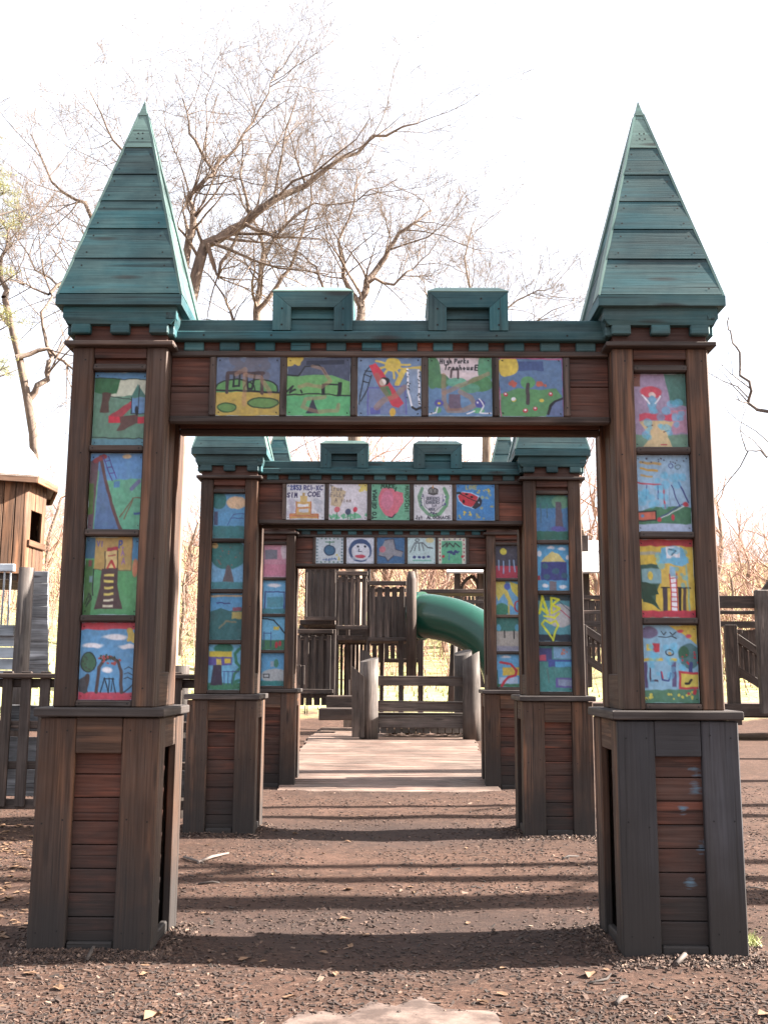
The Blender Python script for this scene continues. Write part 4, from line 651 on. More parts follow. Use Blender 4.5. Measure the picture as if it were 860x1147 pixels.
def beam_part(gate, tiles, res, seed):
    X = 1.166
    mb = MB()
    for sy in (-1, 1):
        mb.box((0, sy*.125, 2.755), (2*X, .03, .166), None, .004, tint=.8); mb.box((0, sy*.125, 2.92), (2*X, .03, .158), None, .004, tint=.2)
    mb.box((0, 0, 2.86), (2*X, .2, .34), None, .002, .4)
    bm = mb.build('beam', M['siding'], gate)
    mb = MB()
    for sy in (-1, 1):
        mb.box((0, sy*.138, 2.654), (2*X, .045, .038), None, .009); mb.box((0, sy*.142, 3.014), (2*X, .052, .032), None, .010)
    mb.build('beam_rail', M['rail'], bm)
    for i in range(6):
        mb = MB()
        x = (i-2.5)*.376; mb.box((x, -.151, 2.836), (.036, .024, .322), None, .006, jit=.002); mb.nail((x, -.1635, 2.95), (0, -1, 0), .004); mb.nail((x, -.1635, 2.72), (0, -1, 0), .004)
        mb.build('divider', [M['rail'], M['nail']], bm)
    for i, (lab, ops) in enumerate(tiles):
        panel(.338, .322, res, res, ops, seed+i, bm, ((i-2)*.376, -.1525, 2.836), lab)
    mb = MB()
    for sy in (-1, 1):
        mb.box((0, sy*.125, 3.062), (2*X, .03, .066), None, .003)
    mb.build('frieze_board', M['siding'], bm)
    mb = MB()
    for sy in (-1, 1):
        n = 12
        for k in range(n): mb.box((-X+.12+k*(2*X-.24)/(n-1), sy*.152, 3.055), (.105, .026, .05), None, .005)
        mb.box((0, sy*.175, 3.104), (2*X, .05, .052), None, .007)
        mb.box((0, sy*.150, 3.165), (2*X, .04, .072), None, .006)
        for k in range(6): mb.nail((-1.0+k*.39+random.uniform(-.05, .05), sy*.2005, 3.104), (0, sy, 0), .006)
    mb.box((0, 0, 3.15), (2*X, .29, .088), None, .004)
    mb.build('parapet', [M['greentrim'], M['nail']], bm)
    for cx in (-.412, .418):
        mb = MB(); w_, f_ = .213, .098
        z0, z1 = 3.135, 3.352
        for sy in (-1, 1):
            V = lambda x, z: Vector((cx+x, sy*.196, z)); n = (0, sy, 0)
            mb.prism([V(-w_, z0), V(-w_+f_, z0), V(-w_+f_, z1-.09), V(-w_, z1)], .04, n, (0, 0, 1))
            mb.prism([V(w_, z0), V(w_-f_, z0), V(w_-f_, z1-.09), V(w_, z1)], .04, n, (0, 0, 1))
            mb.prism([V(-w_+.002, z1), V(w_-.002, z1), V(w_-f_, z1-.088), V(-w_+f_, z1-.088)], .04, n, (1, 0, 0))
            for q in ((-w_+.05, z0+.03), (w_-.05, z0+.03), (-w_+.05, z0+.12), (w_-.05, z0+.12), (.07, z1-.04)): mb.nail((cx+q[0], sy*.1965, q[1]), n, .006)
            mb.box((cx, sy*.145, 3.24), (.236, .02, .062), Matrix.Rotation(sy*.12, 4, 'X'), .003); mb.box((cx, sy*.145, 3.175), (.236, .02, .062), Matrix.Rotation(sy*.12, 4, 'X'), .003)
        for sx in (-1, 1): mb.box((cx+sx*(w_-.018), 0, (z0+z1)/2), (.034, .308, z1-z0-.004), None, .003)
        mb.box((cx, 0, 3.24), (.36, .26, .19), None, .002)
        ml = mb.build('merlon', [M['greentrim'], M['nail']], bm)
        mb = MB(); a0, a1 = (w_+.004, .200), (w_-.045, .150); zt = 3.392
        for a in range(4):
            hx, hy = (a0 if a % 2 == 0 else a0[::-1]); ix, iy = (a1 if a % 2 == 0 else a1[::-1]); rt = Matrix.Rotation(a*math.pi/2, 3, 'Z')
            q = [rt @ Vector(p) for p in ((-hx, -hy, 3.355), (hx, -hy, 3.355), (ix, -iy, zt), (-ix, -iy, zt))]
            n = rt @ Vector((0, -(zt-3.355), hy-iy)).normalized()
            mb.prism([p+Vector((cx, 0, 0)) for p in q], .012, n, rt @ Vector((1, 0, 0)))
        mb.box((cx, 0, zt-.006), (2*a1[0], 2*a1[1], .012), None, .002)
        mb.build('cap', M['greenlit'], ml)  # pale from sky light put into the cap's colour
def chalk():
    m = bpy.data.materials['red_brown_siding'].copy(); m.name = 'red_brown_siding_with_blue_chalk'; t = m.node_tree; b = t.nodes['Principled BSDF']
    src = b.inputs['Base Color'].links[0].from_socket; g = t.nodes.new('ShaderNodeNewGeometry'); acc = None
    wn = t.nodes.new('ShaderNodeTexNoise'); wn.inputs['Scale'].default_value = 45; wn.inputs['Detail'].default_value = 6; t.links.new(g.outputs['Position'], wn.inputs['Vector'])
    for (x, y, r_) in ((773, 866, .035), (774, 884, .04), (759, 905, .03), (780, 949, .03), (768, 988, .035), (785, 944, .02)):
        p = P(x, y, 5.07)+Vector((.02, 0, 0)); d = t.nodes.new('ShaderNodeVectorMath'); d.operation = 'DISTANCE'; t.links.new(g.outputs['Position'], d.inputs[0]); d.inputs[1].default_value = p
        q = t.nodes.new('ShaderNodeMath'); q.operation = 'MULTIPLY_ADD'; t.links.new(d.outputs['Value'], q.inputs[0]); q.inputs[1].default_value = -1/(r_*1.25); q.inputs[2].default_value = 1.0; q.use_clamp = True
        if acc is None: acc = q.outputs[0]
        else:
            k = t.nodes.new('ShaderNodeMath'); k.operation = 'MAXIMUM'; t.links.new(acc, k.inputs[0]); t.links.new(q.outputs[0], k.inputs[1]); acc = k.outputs[0]
    mp = t.nodes.new('ShaderNodeMapping'); mp.inputs['Scale'].default_value = (14, 14, 60); t.links.new(g.outputs['Position'], mp.inputs['Vector']); t.links.new(mp.outputs[0], wn.inputs['Vector']); wn.inputs['Scale'].default_value = 1
    k0 = t.nodes.new('ShaderNodeMath'); k0.operation = 'MULTIPLY_ADD'; t.links.new(wn.outputs['Fac'], k0.inputs[0]); k0.inputs[1].default_value = 2.6; k0.inputs[2].default_value = -1.62
    k = t.nodes.new('ShaderNodeMath'); k.operation = 'ADD'; t.links.new(acc, k.inputs[0]); t.links.new(k0.outputs[0], k.inputs[1]); k.use_clamp = True
    kk = t.nodes.new('ShaderNodeMath'); kk.operation = 'MULTIPLY'; t.links.new(k.outputs[0], kk.inputs[0]); k3 = t.nodes.new('ShaderNodeMath'); k3.operation = 'MULTIPLY'; k3.use_clamp = True; t.links.new(acc, k3.inputs[0]); k3.inputs[1].default_value = 6.0; t.links.new(k3.outputs[0], kk.inputs[1]); k = kk
    k2 = t.nodes.new('ShaderNodeMath'); k2.operation = 'MULTIPLY'; t.links.new(k.outputs[0], k2.inputs[0]); k2.inputs[1].default_value = 1.2; k2.use_clamp = True
    mx = t.nodes.new('ShaderNodeMix'); mx.data_type = 'RGBA'; t.links.new(k2.outputs[0], mx.inputs[0]); t.links.new(src, mx.inputs[6]); mx.inputs[7].default_value = (.10, .17, .23, 1)
    t.links.new(mx.outputs[2], b.inputs['Base Color']); return m
M['siding_chalk'] = chalk()
GL = [('nearest castle gate of green spires and brown wood, its right foot painted grey', 5.32, 72, 96, '1'),
      ('middle castle gate with a ladybird and a lettered crown painting on its beam', 8.92, 48, 72, '2'),
      ('farthest castle gate with a painted face on its beam, boardwalk starting at its feet', 12.42, 36, 48, '3')]
for gi, (lab, Yc, r1, r2, key) in enumerate(GL):
    gate = thing('castle_gate', lab, 'gate', (-.02, Yc, 0), 0, 'wooden castle gates in a row over the path')
    if gi: gate.rotation_euler.z = (0, .006, -.004)[gi]
    for s_, side in ((-1, 'L'), (1, 'R')):
        cx = s_*1.415
        base_part(gate, cx, 'chalk' if (gi == 0 and s_ > 0) else '', M['greypaint'] if (gi == 0 and s_ > 0) else M['wood'])
        shaft_part(gate, cx, T[key+side], r1, 100*gi+10*(s_+2))
        spire_part(gate, cx)
    beam_part(gate, T[key+'B'], r2, 100*gi+50)
# ---------------------------------------------------------------- playground beyond the gates
def wpx(x0, x1, y0, y1, Y):
    a = P(x0, y1, Y); b = P(x1, y0, Y); return a.x, b.x, a.z, b.z
def bar(mb, x0, x1, y0, y1, Y, d=.05, e=.006, tint=None, mi=0):
    a, b, c, d_ = wpx(x0, x1, y0, y1, Y); mb.box(((a+b)/2, Y, (c+d_)/2), (abs(b-a), d, abs(d_-c)), None, e, tint, jit=.004, mi=mi)
def slant(mb, p0, p1, w_, d, mi=0):
    p0, p1 = Vector(p0), Vector(p1); v = p1-p0; L = v.length
    rot = v.to_track_quat('X', 'Z').to_matrix().to_4x4(); mb.box((p0+p1)/2, (L, d, w_), rot, .006, mi=mi)
def picket_panel(parent, x0, x1, y0, y1, Y, n, rails=True, wfrac=.74, name='picket_panel', mat='oldwood'):
    mb = MB(); st = (x1-x0)/n
    for i in range(n):
        xa = x0+st*(i+.5-wfrac/2); bar(mb, xa, xa+st*wfrac, y0+random.uniform(4, 6), y1-3, Y, .03)
    o = mb.build(name, M[mat], parent)
    if rails:
        for (ya, yb, q) in ((y0-1, y0+3.5, -.05), (y0+7, y0+11, .03), (y1-4, y1, -.05)):
            mb = MB(); bar(mb, x0-1, x1+1, ya, yb, Y+q, .09 if q < 0 else .04); mb.build('rail', M[mat], o)
    return o
pt_ = thing('play_tower', 'dark weathered timber play tower with picket balconies at the end of the boardwalk', 'play tower', (P(400, 800, 19.5).x, 19.5, .35))
org = Vector(pt_.location)
def settle(root):
    """children were built in world coordinates: shift them under the root's own place"""
    inv = Matrix.Translation(-Vector(root.location))
    for ch in root.children:
        ch.matrix_parent_inverse = inv
picket_panel(pt_, 343, 377, 630, 695, 19.0, 5); picket_panel(pt_, 378, 411, 641, 705, 18.9, 5); picket_panel(pt_, 413, 454, 652, 718, 18.8, 5)
picket_panel(pt_, 330, 372, 706, 776, 18.3, 5)
picket_panel(pt_, 330, 342, 740, 770, 17.9, 3, False)
for (xa, xb, ya, yb, Y) in ((375, 380, 610, 800, 19.05), (410, 415, 630, 800, 19.0), (344, 348, 600, 800, 19.3), (341, 345, 610, 800, 20.6), (371, 376, 705, 803, 18.35), (387, 392, 700, 800, 20.3), (399, 402, 700, 800, 20.9), (446, 452, 716, 803, 19.0), (425, 430, 720, 800, 20.7), (468, 474, 700, 800, 20.9)):
    mb = MB(); bar(mb, xa, xb, ya, yb, Y, .1); mb.build('post', M['oldwood'], pt_)
for (xa, xb, ya, yb, Y, d) in ((340, 378, 697, 702, 19.9, 1.6), (378, 455, 714, 719, 19.8, 1.6), (335, 374, 776, 781, 18.9, 1.1)):
    mb = MB(); bar(mb, xa, xb, ya, yb, Y, d); mb.build('deck', M['oldwood'], pt_)
mb = MB()   # back of the den below the balcony, its shade put into dark boards
for i in range(8): bar(mb, 376+i*4.4, 380+i*4.4, 700, 800, 20.8, .03)
mb.build('den_wall', M['woodshade'], pt_)
mb = MB(); bar(mb, 376, 412, 702, 722, 20.6, .06); bar(mb, 335, 378, 700, 712, 20.5, .05)
for i in range(5): bar(mb, 334+i*8.6, 342.2+i*8.6, 708, 790, 20.4, .03)
for i in range(5): bar(mb, 416+i*8.4, 423+i*8.4, 668, 716, 20.2, .03)
for i in range(4): bar(mb, 344+i*8.4, 351.5+i*8.4, 635, 692, 20.2, .03)
mb.build('inner_wall', M['woodshade'], pt_)  # dark boards carrying the shade behind the balcony panels in their colour
picket_panel(pt_, 336, 380, 600, 640, 20.8, 6, False, .8)
mb = MB()
for i in range(9): bar(mb, 341+i*8, 347+i*8, 640+random.uniform(-3, 4), 700, 20.7, .03)
mb.build('back_wall', M['woodshade'], pt_)
picket_panel(pt_, 416, 470, 712, 742, 21.2, 8)
mb = MB(); a = P(460.5, 760, 18.6); b_ = P(460.5, 640, 18.6)
mb.tube([a, (a.x, a.y, b_.z-.15), (a.x, a.y, b_.z)], [.095, .095, .06], 10, bump=.1); mb.build('log_post', M['oldwood'], pt_)
settle(pt_)
# two wooden steps
st = thing('entry_steps', 'two dark timber steps below the play tower den', 'steps', (P(385, 800, 17.6).x, 17.6, .35))
for (xa, xb, ya, yb, Y) in ((366, 400, 779, 792, 18.2), (358, 398, 793, 806, 17.6)):
    mb = MB(); bar(mb, xa, xb, ya, yb, Y, .5, .012); mb.build('step', M['oldwood'], st)
settle(st)
# green tube slide
sld = thing('tube_slide', 'green plastic tube slide curving down from the play tower', 'slide', (P(500, 800, 19.2).x, 19.2, .2))
mb = MB(); cp = [(467, 690), (478, 690), (492, 692), (507, 695.5), (523, 702), (539, 712), (552, 725), (562, 741), (568, 762), (571, 788)]
pts = [P(x, y, 19.2-.10*i) for i, (x, y) in enumerate(cp)]
fine = []
for i in range(len(pts)-1):
    p0, p1, p2, p3 = pts[max(i-1, 0)], pts[i], pts[i+1], pts[min(i+2, len(pts)-1)]
    for k in range(4):
        t = k/4; fine.append(.5*((2*p1)+(p2-p0)*t+(2*p0-5*p1+4*p2-p3)*t*t+(3*p1-p0-3*p2+p3)*t**3))
fine.append(pts[-1])
mb.tube(fine, .42, 40, cap=False); tb_ = mb.build('tube', M['slide'], sld)
mb = MB()
for q in (0, 2): 
    d = (fine[q+1]-fine[q]).normalized(); mb.tube([fine[q], fine[q]+d*.05], .46, 40)
mb.build('flange', M['slide'], sld)
mb = MB(); a = P(505, 790, 19.4); mb.tube([a, P(509, 712, 19.4)], .07, 10); mb.build('support_leg', M['log'], sld)
settle(sld)
# log railing round the planter
lr = thing('log_railing', 'railing of round weathered logs and three planks before the play tower', 'railing', (P(465, 822, 15.9).x, 15.9, .34))
def logpost(x, y0, y1, Y, r, cut, mat='log'):
    mb = MB(); a = P(x, y1, Y); b = P(x, y0, Y)
    mb.tube([a-Vector((0, 0, .1)), a+(b-a)*.3, a+(b-a)*.65, Vector((a.x, a.y, b.z))], [r, r*1.01, r*.98, r*.96], 18, bump=.10, top=Vector(cut)); return mb.build('log_post', M[mat], lr)
logpost(413, 739, 825, 15.9, .145, (.25, .15, 0)); logpost(528, 735, 822, 15.9, .135, (.55, -.1, 0)); logpost(519, 731, 812, 16.5, .15, (.2, .3, 0))
mb = MB(); a = P(403, 826, 15.7); 
q = [P(394, 826, 15.7), P(408, 826, 15.7), P(408, 758, 15.7), P(394, 746, 15.7)]; mb.prism(q, .07, (0, -1, 0), (0, 0, 1)); mb.build('slant_plank', M['log'], lr)
mb = MB(); q = [P(404, 800, 16.4), P(420, 800, 16.4), P(420, 742, 16.4), P(412, 730, 16.4), P(403, 727, 16.4)]; mb.prism(q, .07, (0, -1, 0), (0, 0, 1)); mb.build('rounded_plank', M['log'], lr)
for (ya, yb, Y, d) in ((759, 768, 16.0, .06), (787, 797, 16.0, .06), (800, 806, 16.2, .06), (803, 815, 16.0, .06)):
    mb = MB(); bar(mb, 417, 524, ya, yb, Y, d); bar(mb, 417, 524, ya-1.5, ya+.3, Y+.03, .13); mb.build('plank', M['log'], lr)
settle(lr)
pl = thing('planter', 'low grey block planter filled with dry leaves behind the log railing', 'planter', (P(470, 820, 16.8).x, 16.8, .3))
mb = MB()
for i in range(13): bar(mb, 418+i*8, 425.4+i*8, 813, 821, 16.35, .12, .01)
mb.build('block_wall', M['stone'], pl)
mb = MB()
for i in range(420):
    c = Vector((random.uniform(-.15, 1.4), 16.45+random.uniform(0, 1.2), .40+random.uniform(0, .09)))
    mb.box(c, (.10, .07, .004), Matrix.Rotation(random.uniform(0, 6), 4, 'Z') @ Matrix.Rotation(random.uniform(-.9, .9), 4, 'X'), .001)
o = mb.build('leaf_fill', M['leaf'], pl); tag(o, kind='stuff')
settle(pl)
# pavilion posts and arch behind the slide
pv = thing('pavilion', 'open timber pavilion with arched braces behind the tube slide', 'pavilion', (P(522, 760, 24).x, 24, 0))
for x in (512, 538, 655, 700):
    mb = MB(); bar(mb, x-3, x+3, 600, 770, 24, .12); mb.build('post', M['oldwood'], pv)
mb = MB(); bar(mb, 505, 545, 636, 640, 24, .2)
mb.build('beam', M['oldwood'], pv)
mb = MB(); cpt = P(526, 668, 24)
pa = [P(515, 662, 24)]; arc = [(515, 665), (517, 656), (522, 649), (529, 645), (534, 652), (536, 662)]
for i in range(len(arc)-1): slant(mb, P(*arc[i], 24), P(*arc[i+1], 24), .08, .06)
mb.build('arched_brace', M['oldwood'], pv)
mb = MB(); q = [P(500, 640, 23.2), P(712, 640, 23.2), P(712, 628, 24.4)+Vector((0, 0, .5)), P(500, 628, 24.4)+Vector((0, 0, .5))]
mb.prism(q, .05, (0, -.6, .8), (1, 0, 0)); mb.build('roof', M['shingle'], pv)
mb = MB(); bar(mb, 470, 545, 662, 666, 23, .9); bar(mb, 470, 545, 672, 676, 22.6, .08); 
for i in range(18): bar(mb, 471+i*4.1, 473.4+i*4.1, 668, 702, 22.6, .03)
bar(mb, 470, 545, 700, 705, 22.6, .08); mb.build('walkway_railing', M['oldwood'], pv)
settle(pv)
# low climbing deck with railed ramp, right
cd = thing('climbing_deck', 'low brown play deck with picket rails and a sloping ramp at the right', 'play deck', (P(800, 812, 22).x, 22, 0))
mb = MB(); bar(mb, 648, 960, 789, 801, 21.8, .06); mb.build('edge_beam', M['oldwood'], cd)
mb = MB()
a0 = P(648, 789, 21.8); a1 = P(960, 789, 21.8)
for i in range(20): mb.box(((a0.x+a1.x)/2, 21.9+i*.14, a0.z-.02), (a1.x-a0.x, .132, .04), None, .004)
mb.build('deck_boards', M['deck'], cd)
for i, x in enumerate((652, 700, 745, 820, 905)):
    mb = MB(); bar(mb, x-4, x+4, 700, 812, 21.9, .12); mb.build('post', M['oldwood'], cd)
mb = MB(); bar(mb, 805, 960, 668, 681, 21.4, .1); mb.build('top_rail', M['oldwood'], cd)
mb = MB(); bar(mb, 852, 864, 661, 800, 21.3, .2, .02); mb.build('square_post', M['log'], cd)
for (xa, xb) in ((648, 700), (806, 852)):
    for (ya, yb) in ((696, 702), (684, 688)):
        mb = MB(); bar(mb, xa, xb, ya, yb, 22.6, .07); mb.build('rail', M['oldwood'], cd)
picket_panel(cd, 813, 829, 706, 752, 22.1, 3); picket_panel(cd, 640, 700, 668, 725, 23.5, 9); picket_panel(cd, 828, 862, 700, 760, 24.0, 6)
for (x0, y0, x1, y1) in ((824, 714, 866, 742), (824, 750, 866, 776), (640, 695, 700, 735), (640, 728, 700, 765)):
    mb = MB(); slant(mb, P(x0, y0, 21.95), P(x1, y1, 21.95), .16, .06); mb.build('ramp_rail', M['oldwood'], cd)
mb = MB()
for i in range(7): x = 828+i*6; yy = 717+(x-824)*.667; bar(mb, x, x+2.6, yy, yy+34, 22.0, .03)
mb.build('ramp_picket', M['oldwood'], cd); mb = MB()
for i in range(9): x = 645+i*6; yy = 699+(x-640)*.667; bar(mb, x, x+2.6, yy, yy+30, 22.0, .03)
mb.build('ramp_picket', M['oldwood'], cd)
mb = MB()
for k, (x, y) in enumerate(((848, 668), (868, 640), (888, 668))): pass
q = [P(845, 672, 23), P(862, 648, 23), P(885, 630, 23), P(915, 672, 23)]
mb.prism(q, .1, (0, -1, 0), (1, 0, 0)); mb.build('gable_board', M['oldwood'], cd)
mb = MB(); bar(mb, 812, 960, 801, 803, 22.5, 1.2)
mb.build('skirt', M['woodshade'], cd)  # dark strip with the shade below the deck in its colour
settle(cd)
# slatted fence on the left
fe = thing('picket_fence', 'dark grey picket fence between the left playhouse and the gates', 'fence', (-3.4, 9.35, 0))
mb = MB(); y = 9.35
x = -6.6; fx = []
while x < -1.8: fx.append(x); x += .172
for x in fx:
    mb.box((x, 9.28, .74), (.092, .035, 1.20), None, .006, jit=.004)
mb.build('picket', M['oldwood'], fe)
for z, h, d, yy in ((1.30, .045, .20, 9.32), (1.235, .08, .05, 9.33), (.86, .07, .04, 9.33), (.50, .07, .04, 9.33), (.16, .09, .04, 9.33)):
    mb = MB(); mb.box((-4.2, yy, z), (4.9, d, h), None, .01); mb.build('rail', M['oldwood'], fe)
mb = MB()
for i, z in enumerate((.33, .62, .91)):
    for k in range(5): mb.box((-6.1+k*.99, 9.47, z), (.97, .03, .24), None, .006, jit=.004)
mb.build('back_board', M['paleboard'], fe)
for x in (-6.5, -4.3, -2.0):
    mb = MB(); a = Vector((x, 9.6, -.1)); mb.tube([a, (x, 9.6, .7), (x, 9.6, 1.40)], [.09, .09, .085], 14, bump=.06); mb.build('log_post', M['log'], fe)
settle(fe)
# little octagonal playhouse, left edge
ph = thing('playhouse', 'cedar playhouse with pale roof and square window at the left edge', 'playhouse', (-6.35, 13.2, 0))
hv = [Vector(q+(0,)) for q in ((-4.70, 12.70), (-4.68, 13.30), (-5.05, 14.2), (-6.15, 14.3), (-7.05, 13.3), (-6.55, 12.0))]
hc = sum(hv, Vector())/6
zb, zt = P(20, 642, 12.6).z, P(20, 534, 12.6).z
for i in range(6):
    p0, p1 = hv[i], hv[(i+1) % 6]; d = (p1-p0); n = Vector((d.y, -d.x, 0)).normalized(); nb = max(5, int(d.length/.135)); win = (i in (0, 3))
    mb = MB(); rot = Matrix.Rotation(math.atan2(d.y, d.x), 4, 'Z'); zs = zb+(zt-zb)*.36; ze = zb+(zt-zb)*.68
    for k in range(nb):
        c = p0+d*(k+.5)/nb; c = c+n*random.uniform(0, .006)
        if win and 1 <= k <= nb-2:
            mb.box((c.x, c.y, (zb+zs)/2), (d.length/nb-.008, .03, zs-zb), rot, .004); mb.box((c.x, c.y, (ze+zt)/2), (d.length/nb-.008, .03, zt-ze), rot, .004)
        else: mb.box((c.x, c.y, (zb+zt)/2), (d.length/nb-.012, .03, zt-zb), rot, .004)
    wl = mb.build('wall', M['cedar'], ph)
    if win: mb = MB(); c = p0+d*.5+n*.03; mb.box((c.x, c.y, zs-.04), (d.length*.9, .05, .08), rot, .006); mb.build('sill', M['cedar'], wl)
    mb = MB(); q = p0-(p0-hc).normalized()*.03; mb.tube([(q.x, q.y, zb-.1), (q.x, q.y, zt)], .045, 6); mb.build('corner_post', M['cedar'], ph)
ap = Vector((hc.x, hc.y, zt+1.5)); ov = [hc+(q-hc)*1.15 for q in hv]
mb = MB()
for i in range(6):
    p0 = Vector((ov[i].x, ov[i].y, zt-.01)); p1 = Vector((ov[(i+1) % 6].x, ov[(i+1) % 6].y, zt-.01)); n = (p1-p0).cross(ap-p0).normalized()
    for k in range(7):
        f0, f1 = k/7, (k+1)/7; q = [p0.lerp(ap, f0), p1.lerp(ap, f0), p1.lerp(ap, f1*.999), p0.lerp(ap, f1*.999)]; q = [v_+n*(.02 if j < 2 else .005) for j, v_ in enumerate(q)]
        mb.prism(q, .025, n, p1-p0)
mb.build('roof', M['shingle'], ph)
mb = MB()
for i in range(6):
    p0 = Vector((ov[i].x, ov[i].y, zt-.03)); p1 = Vector((ov[(i+1) % 6].x, ov[(i+1) % 6].y, zt-.03)); slant(mb, p0, p1, .10, .03)
mb.build('fascia', M['cedar'], ph)
mb = MB(); mb.prism([(hc.x+(q.x-hc.x)*.98, hc.y+(q.y-hc.y)*.98, zb) for q in hv], .08, (0, 0, 1)); mb.build('floor', M['oldwood'], ph)
for x in (24, -40):
    mb = MB(); a = P(x, 740, 12.2); b_ = P(x, 636, 12.2); mb.tube([(a.x, a.y, 0), (a.x, a.y, 1), Vector((a.x, a.y, b_.z))], [.10, .098, .09], 14, bump=.06); mb.build('log_post', M['log'], ph)
mb = MB()
for i in range(9): bar(mb, 30, 55, 640+i*13, 653.2+i*13, 12.5-.006*(i % 2), .03)
mb.build('clapboard_wall', M['paleboard'], ph)
mb = MB(); bar(mb, -60, 17, 632, 640, 12.3, .08); bar(mb, -60, 17, 700, 712, 12.3, .05)
for i in range(11): bar(mb, -62+i*7, -56.6+i*7, 640, 700, 12.3, .03)
for i in range(4): bar(mb, -60, 17, 712+i*13, 724+i*13, 12.35, .03)
mb.build('balustrade', M['litboard'], ph)
settle(ph)
# ---------------------------------------------------------------- trees
def grow(mb, p, d, r, L, depth, rng, lim, up=.15, spread=.75, n=None, first=.25):
    seg = 5 if depth >= 2 else (4 if depth == 1 else 3); pts = [Vector(p)]; d = Vector(d).normalized(); rad = [r]
    dirs = [d.copy()]
    for i in range(seg):
        d = (d+Vector((rng.gauss(0, 1), rng.gauss(0, 1), rng.gauss(0, 1)))*.17+Vector((0, 0, up*.3))).normalized()
        pts.append(pts[-1]+d*L/seg*rng.uniform(.85, 1.15)); rad.append(max(r*(1-.72*(i+1)/seg), .0035)); dirs.append(d.copy())
    mb.tube(pts, rad, 8 if r > .12 else (5 if r > .04 else 3), cap=False)
    if depth <= 0 or len(mb.f) > lim: return
    nch = n or (4 if depth > 1 else 4)
    for k in range(nch):
        t = rng.uniform(first, 1); i = min(seg-1, int(t*seg)); f_ = t*seg-i; q = pts[i].lerp(pts[i+1], f_)
        rr = rad[i]*(1-f_)+rad[i+1]*f_; ax = dirs[i].orthogonal().normalized(); ax.rotate(Matrix.Rotation(rng.uniform(0, 6.28), 3, dirs[i]))
        dd = (dirs[i]*rng.uniform(.5, 1)+ax*spread*rng.uniform(.6, 1.3)+Vector((0, 0, up))).normalized()
        grow(mb, q, dd, rr*rng.uniform(.5, .72), L*rng.uniform(.42, .68), depth-1, rng, lim, up, spread, n)
def limb(mb, px, Y, r0, r1, rng, depth, tw, lim=99999, dy=0):
    """a main limb laid out through given points, with twigs grown off it"""
    pts = [P(x, y, Y+dy*i) for i, (x, y) in enumerate(px)]; fine = []
    for i in range(len(pts)-1):
        for k in range(3):
            t = k/3; q = pts[i].lerp(pts[i+1], t)+Vector((rng.gauss(0, .03), rng.gauss(0, .08), rng.gauss(0, .03))); fine.append(q)
    fine.append(pts[-1]); m = len(fine); rad = [r0+(r1-r0)*(i/(m-1))**.8 for i in range(m)]
    mb.tube(fine, rad, 9 if r0 > .1 else 6, cap=False, bump=.12)
    tot = sum((fine[i+1]-fine[i]).length for i in range(m-1))
    for k in range(tw):
        t = rng.uniform(.12, 1)**.8; i = min(m-2, int(t*(m-1))); q = fine[i].lerp(fine[i+1], t*(m-1)-i); d = (fine[i+1]-fine[i]).normalized()
        ax = d.orthogonal().normalized(); ax.rotate(Matrix.Rotation(rng.uniform(0, 6.28), 3, d))
        grow(mb, q, (d*.6+ax*.9+Vector((0, 0, .15))).normalized(), min(.05, max(rad[i]*.42, .014)), rng.uniform(1.3, 2.9)*(.6+.5*tot/8), depth, rng, lim)
def tree(name, label, group, Y, base, trunk, limbs, seed, mat='barkpale', depth=3, tw=9, cat='tree'):
    rng = random.Random(seed); b = P(base, 700, Y); g0 = gh(b.x, Y)
    t = thing(name, label, cat, (b.x, Y, g0), 0, group)
    mb = MB(); pts = [P(x, y, Y) for x, y in trunk[0]]; pts = [Vector((pts[0].x, Y, g0-.2))]+pts
    r0, r1 = trunk[1]; m = len(pts); mb.tube(pts, [r0+(r1-r0)*i/(m-1) for i in range(m)], 12, cap=False, bump=.12); mb.build('trunk', M[mat], t)
    mb = MB()
    for (px, a, c, dy) in limbs: limb(mb, px, Y, a, c, rng, depth, tw, dy=dy)
    mb.build('branches', M[mat], t); settle(t); return t
G1 = 'bare trees rising behind the gates'
tree('bare_tree', 'big bare tree whose long limb reaches right from behind the left spire', G1, 24, 196, ([(198, 420), (200, 372)], (.30, .24)),
     [([(200, 372), (215, 323), (232, 274), (273, 250), (325, 216), (372, 187), (418, 155), (468, 138)], .20, .02, .12), ([(202, 350), (209, 277), (218, 248), (213, 222), (238, 192), (215, 150), (205, 110)], .13, .015, -.1),
      ([(238, 192), (255, 172), (275, 148), (300, 105), (310, 75)], .06, .01, .15), ([(232, 274), (245, 310), (258, 270), (290, 235), (300, 180), (330, 120)], .07, .01, .2), ([(200, 372), (160, 320), (120, 270), (95, 230), (60, 205), (35, 150)], .11, .015, -.15),
      ([(160, 320), (140, 250), (150, 190), (120, 140), (100, 100)], .07, .012, .1), ([(273, 250), (310, 262), (350, 230), (400, 225), (445, 200)], .05, .01, .1), ([(200, 372), (130, 350), (85, 335), (40, 300), (10, 250)], .07, .012, .12)], 3, tw=17)
tree('bare_tree', 'bare tree forking upright just left of the first merlon', G1, 27, 287, ([(286, 480), (285, 400)], (.24, .2)),
     [([(285, 400), (288, 350), (291, 320), (296, 282), (280, 240), (262, 200)], .15, .012, .1), ([(288, 350), (310, 320), (330, 290), (345, 240), (350, 190), (372, 150)], .08, .01, -.1), ([(285, 400), (262, 360), (250, 330), (225, 300)], .07, .012, .1), ([(296, 282), (320, 250), (315, 200)], .05, .01, .1)], 5, tw=14)
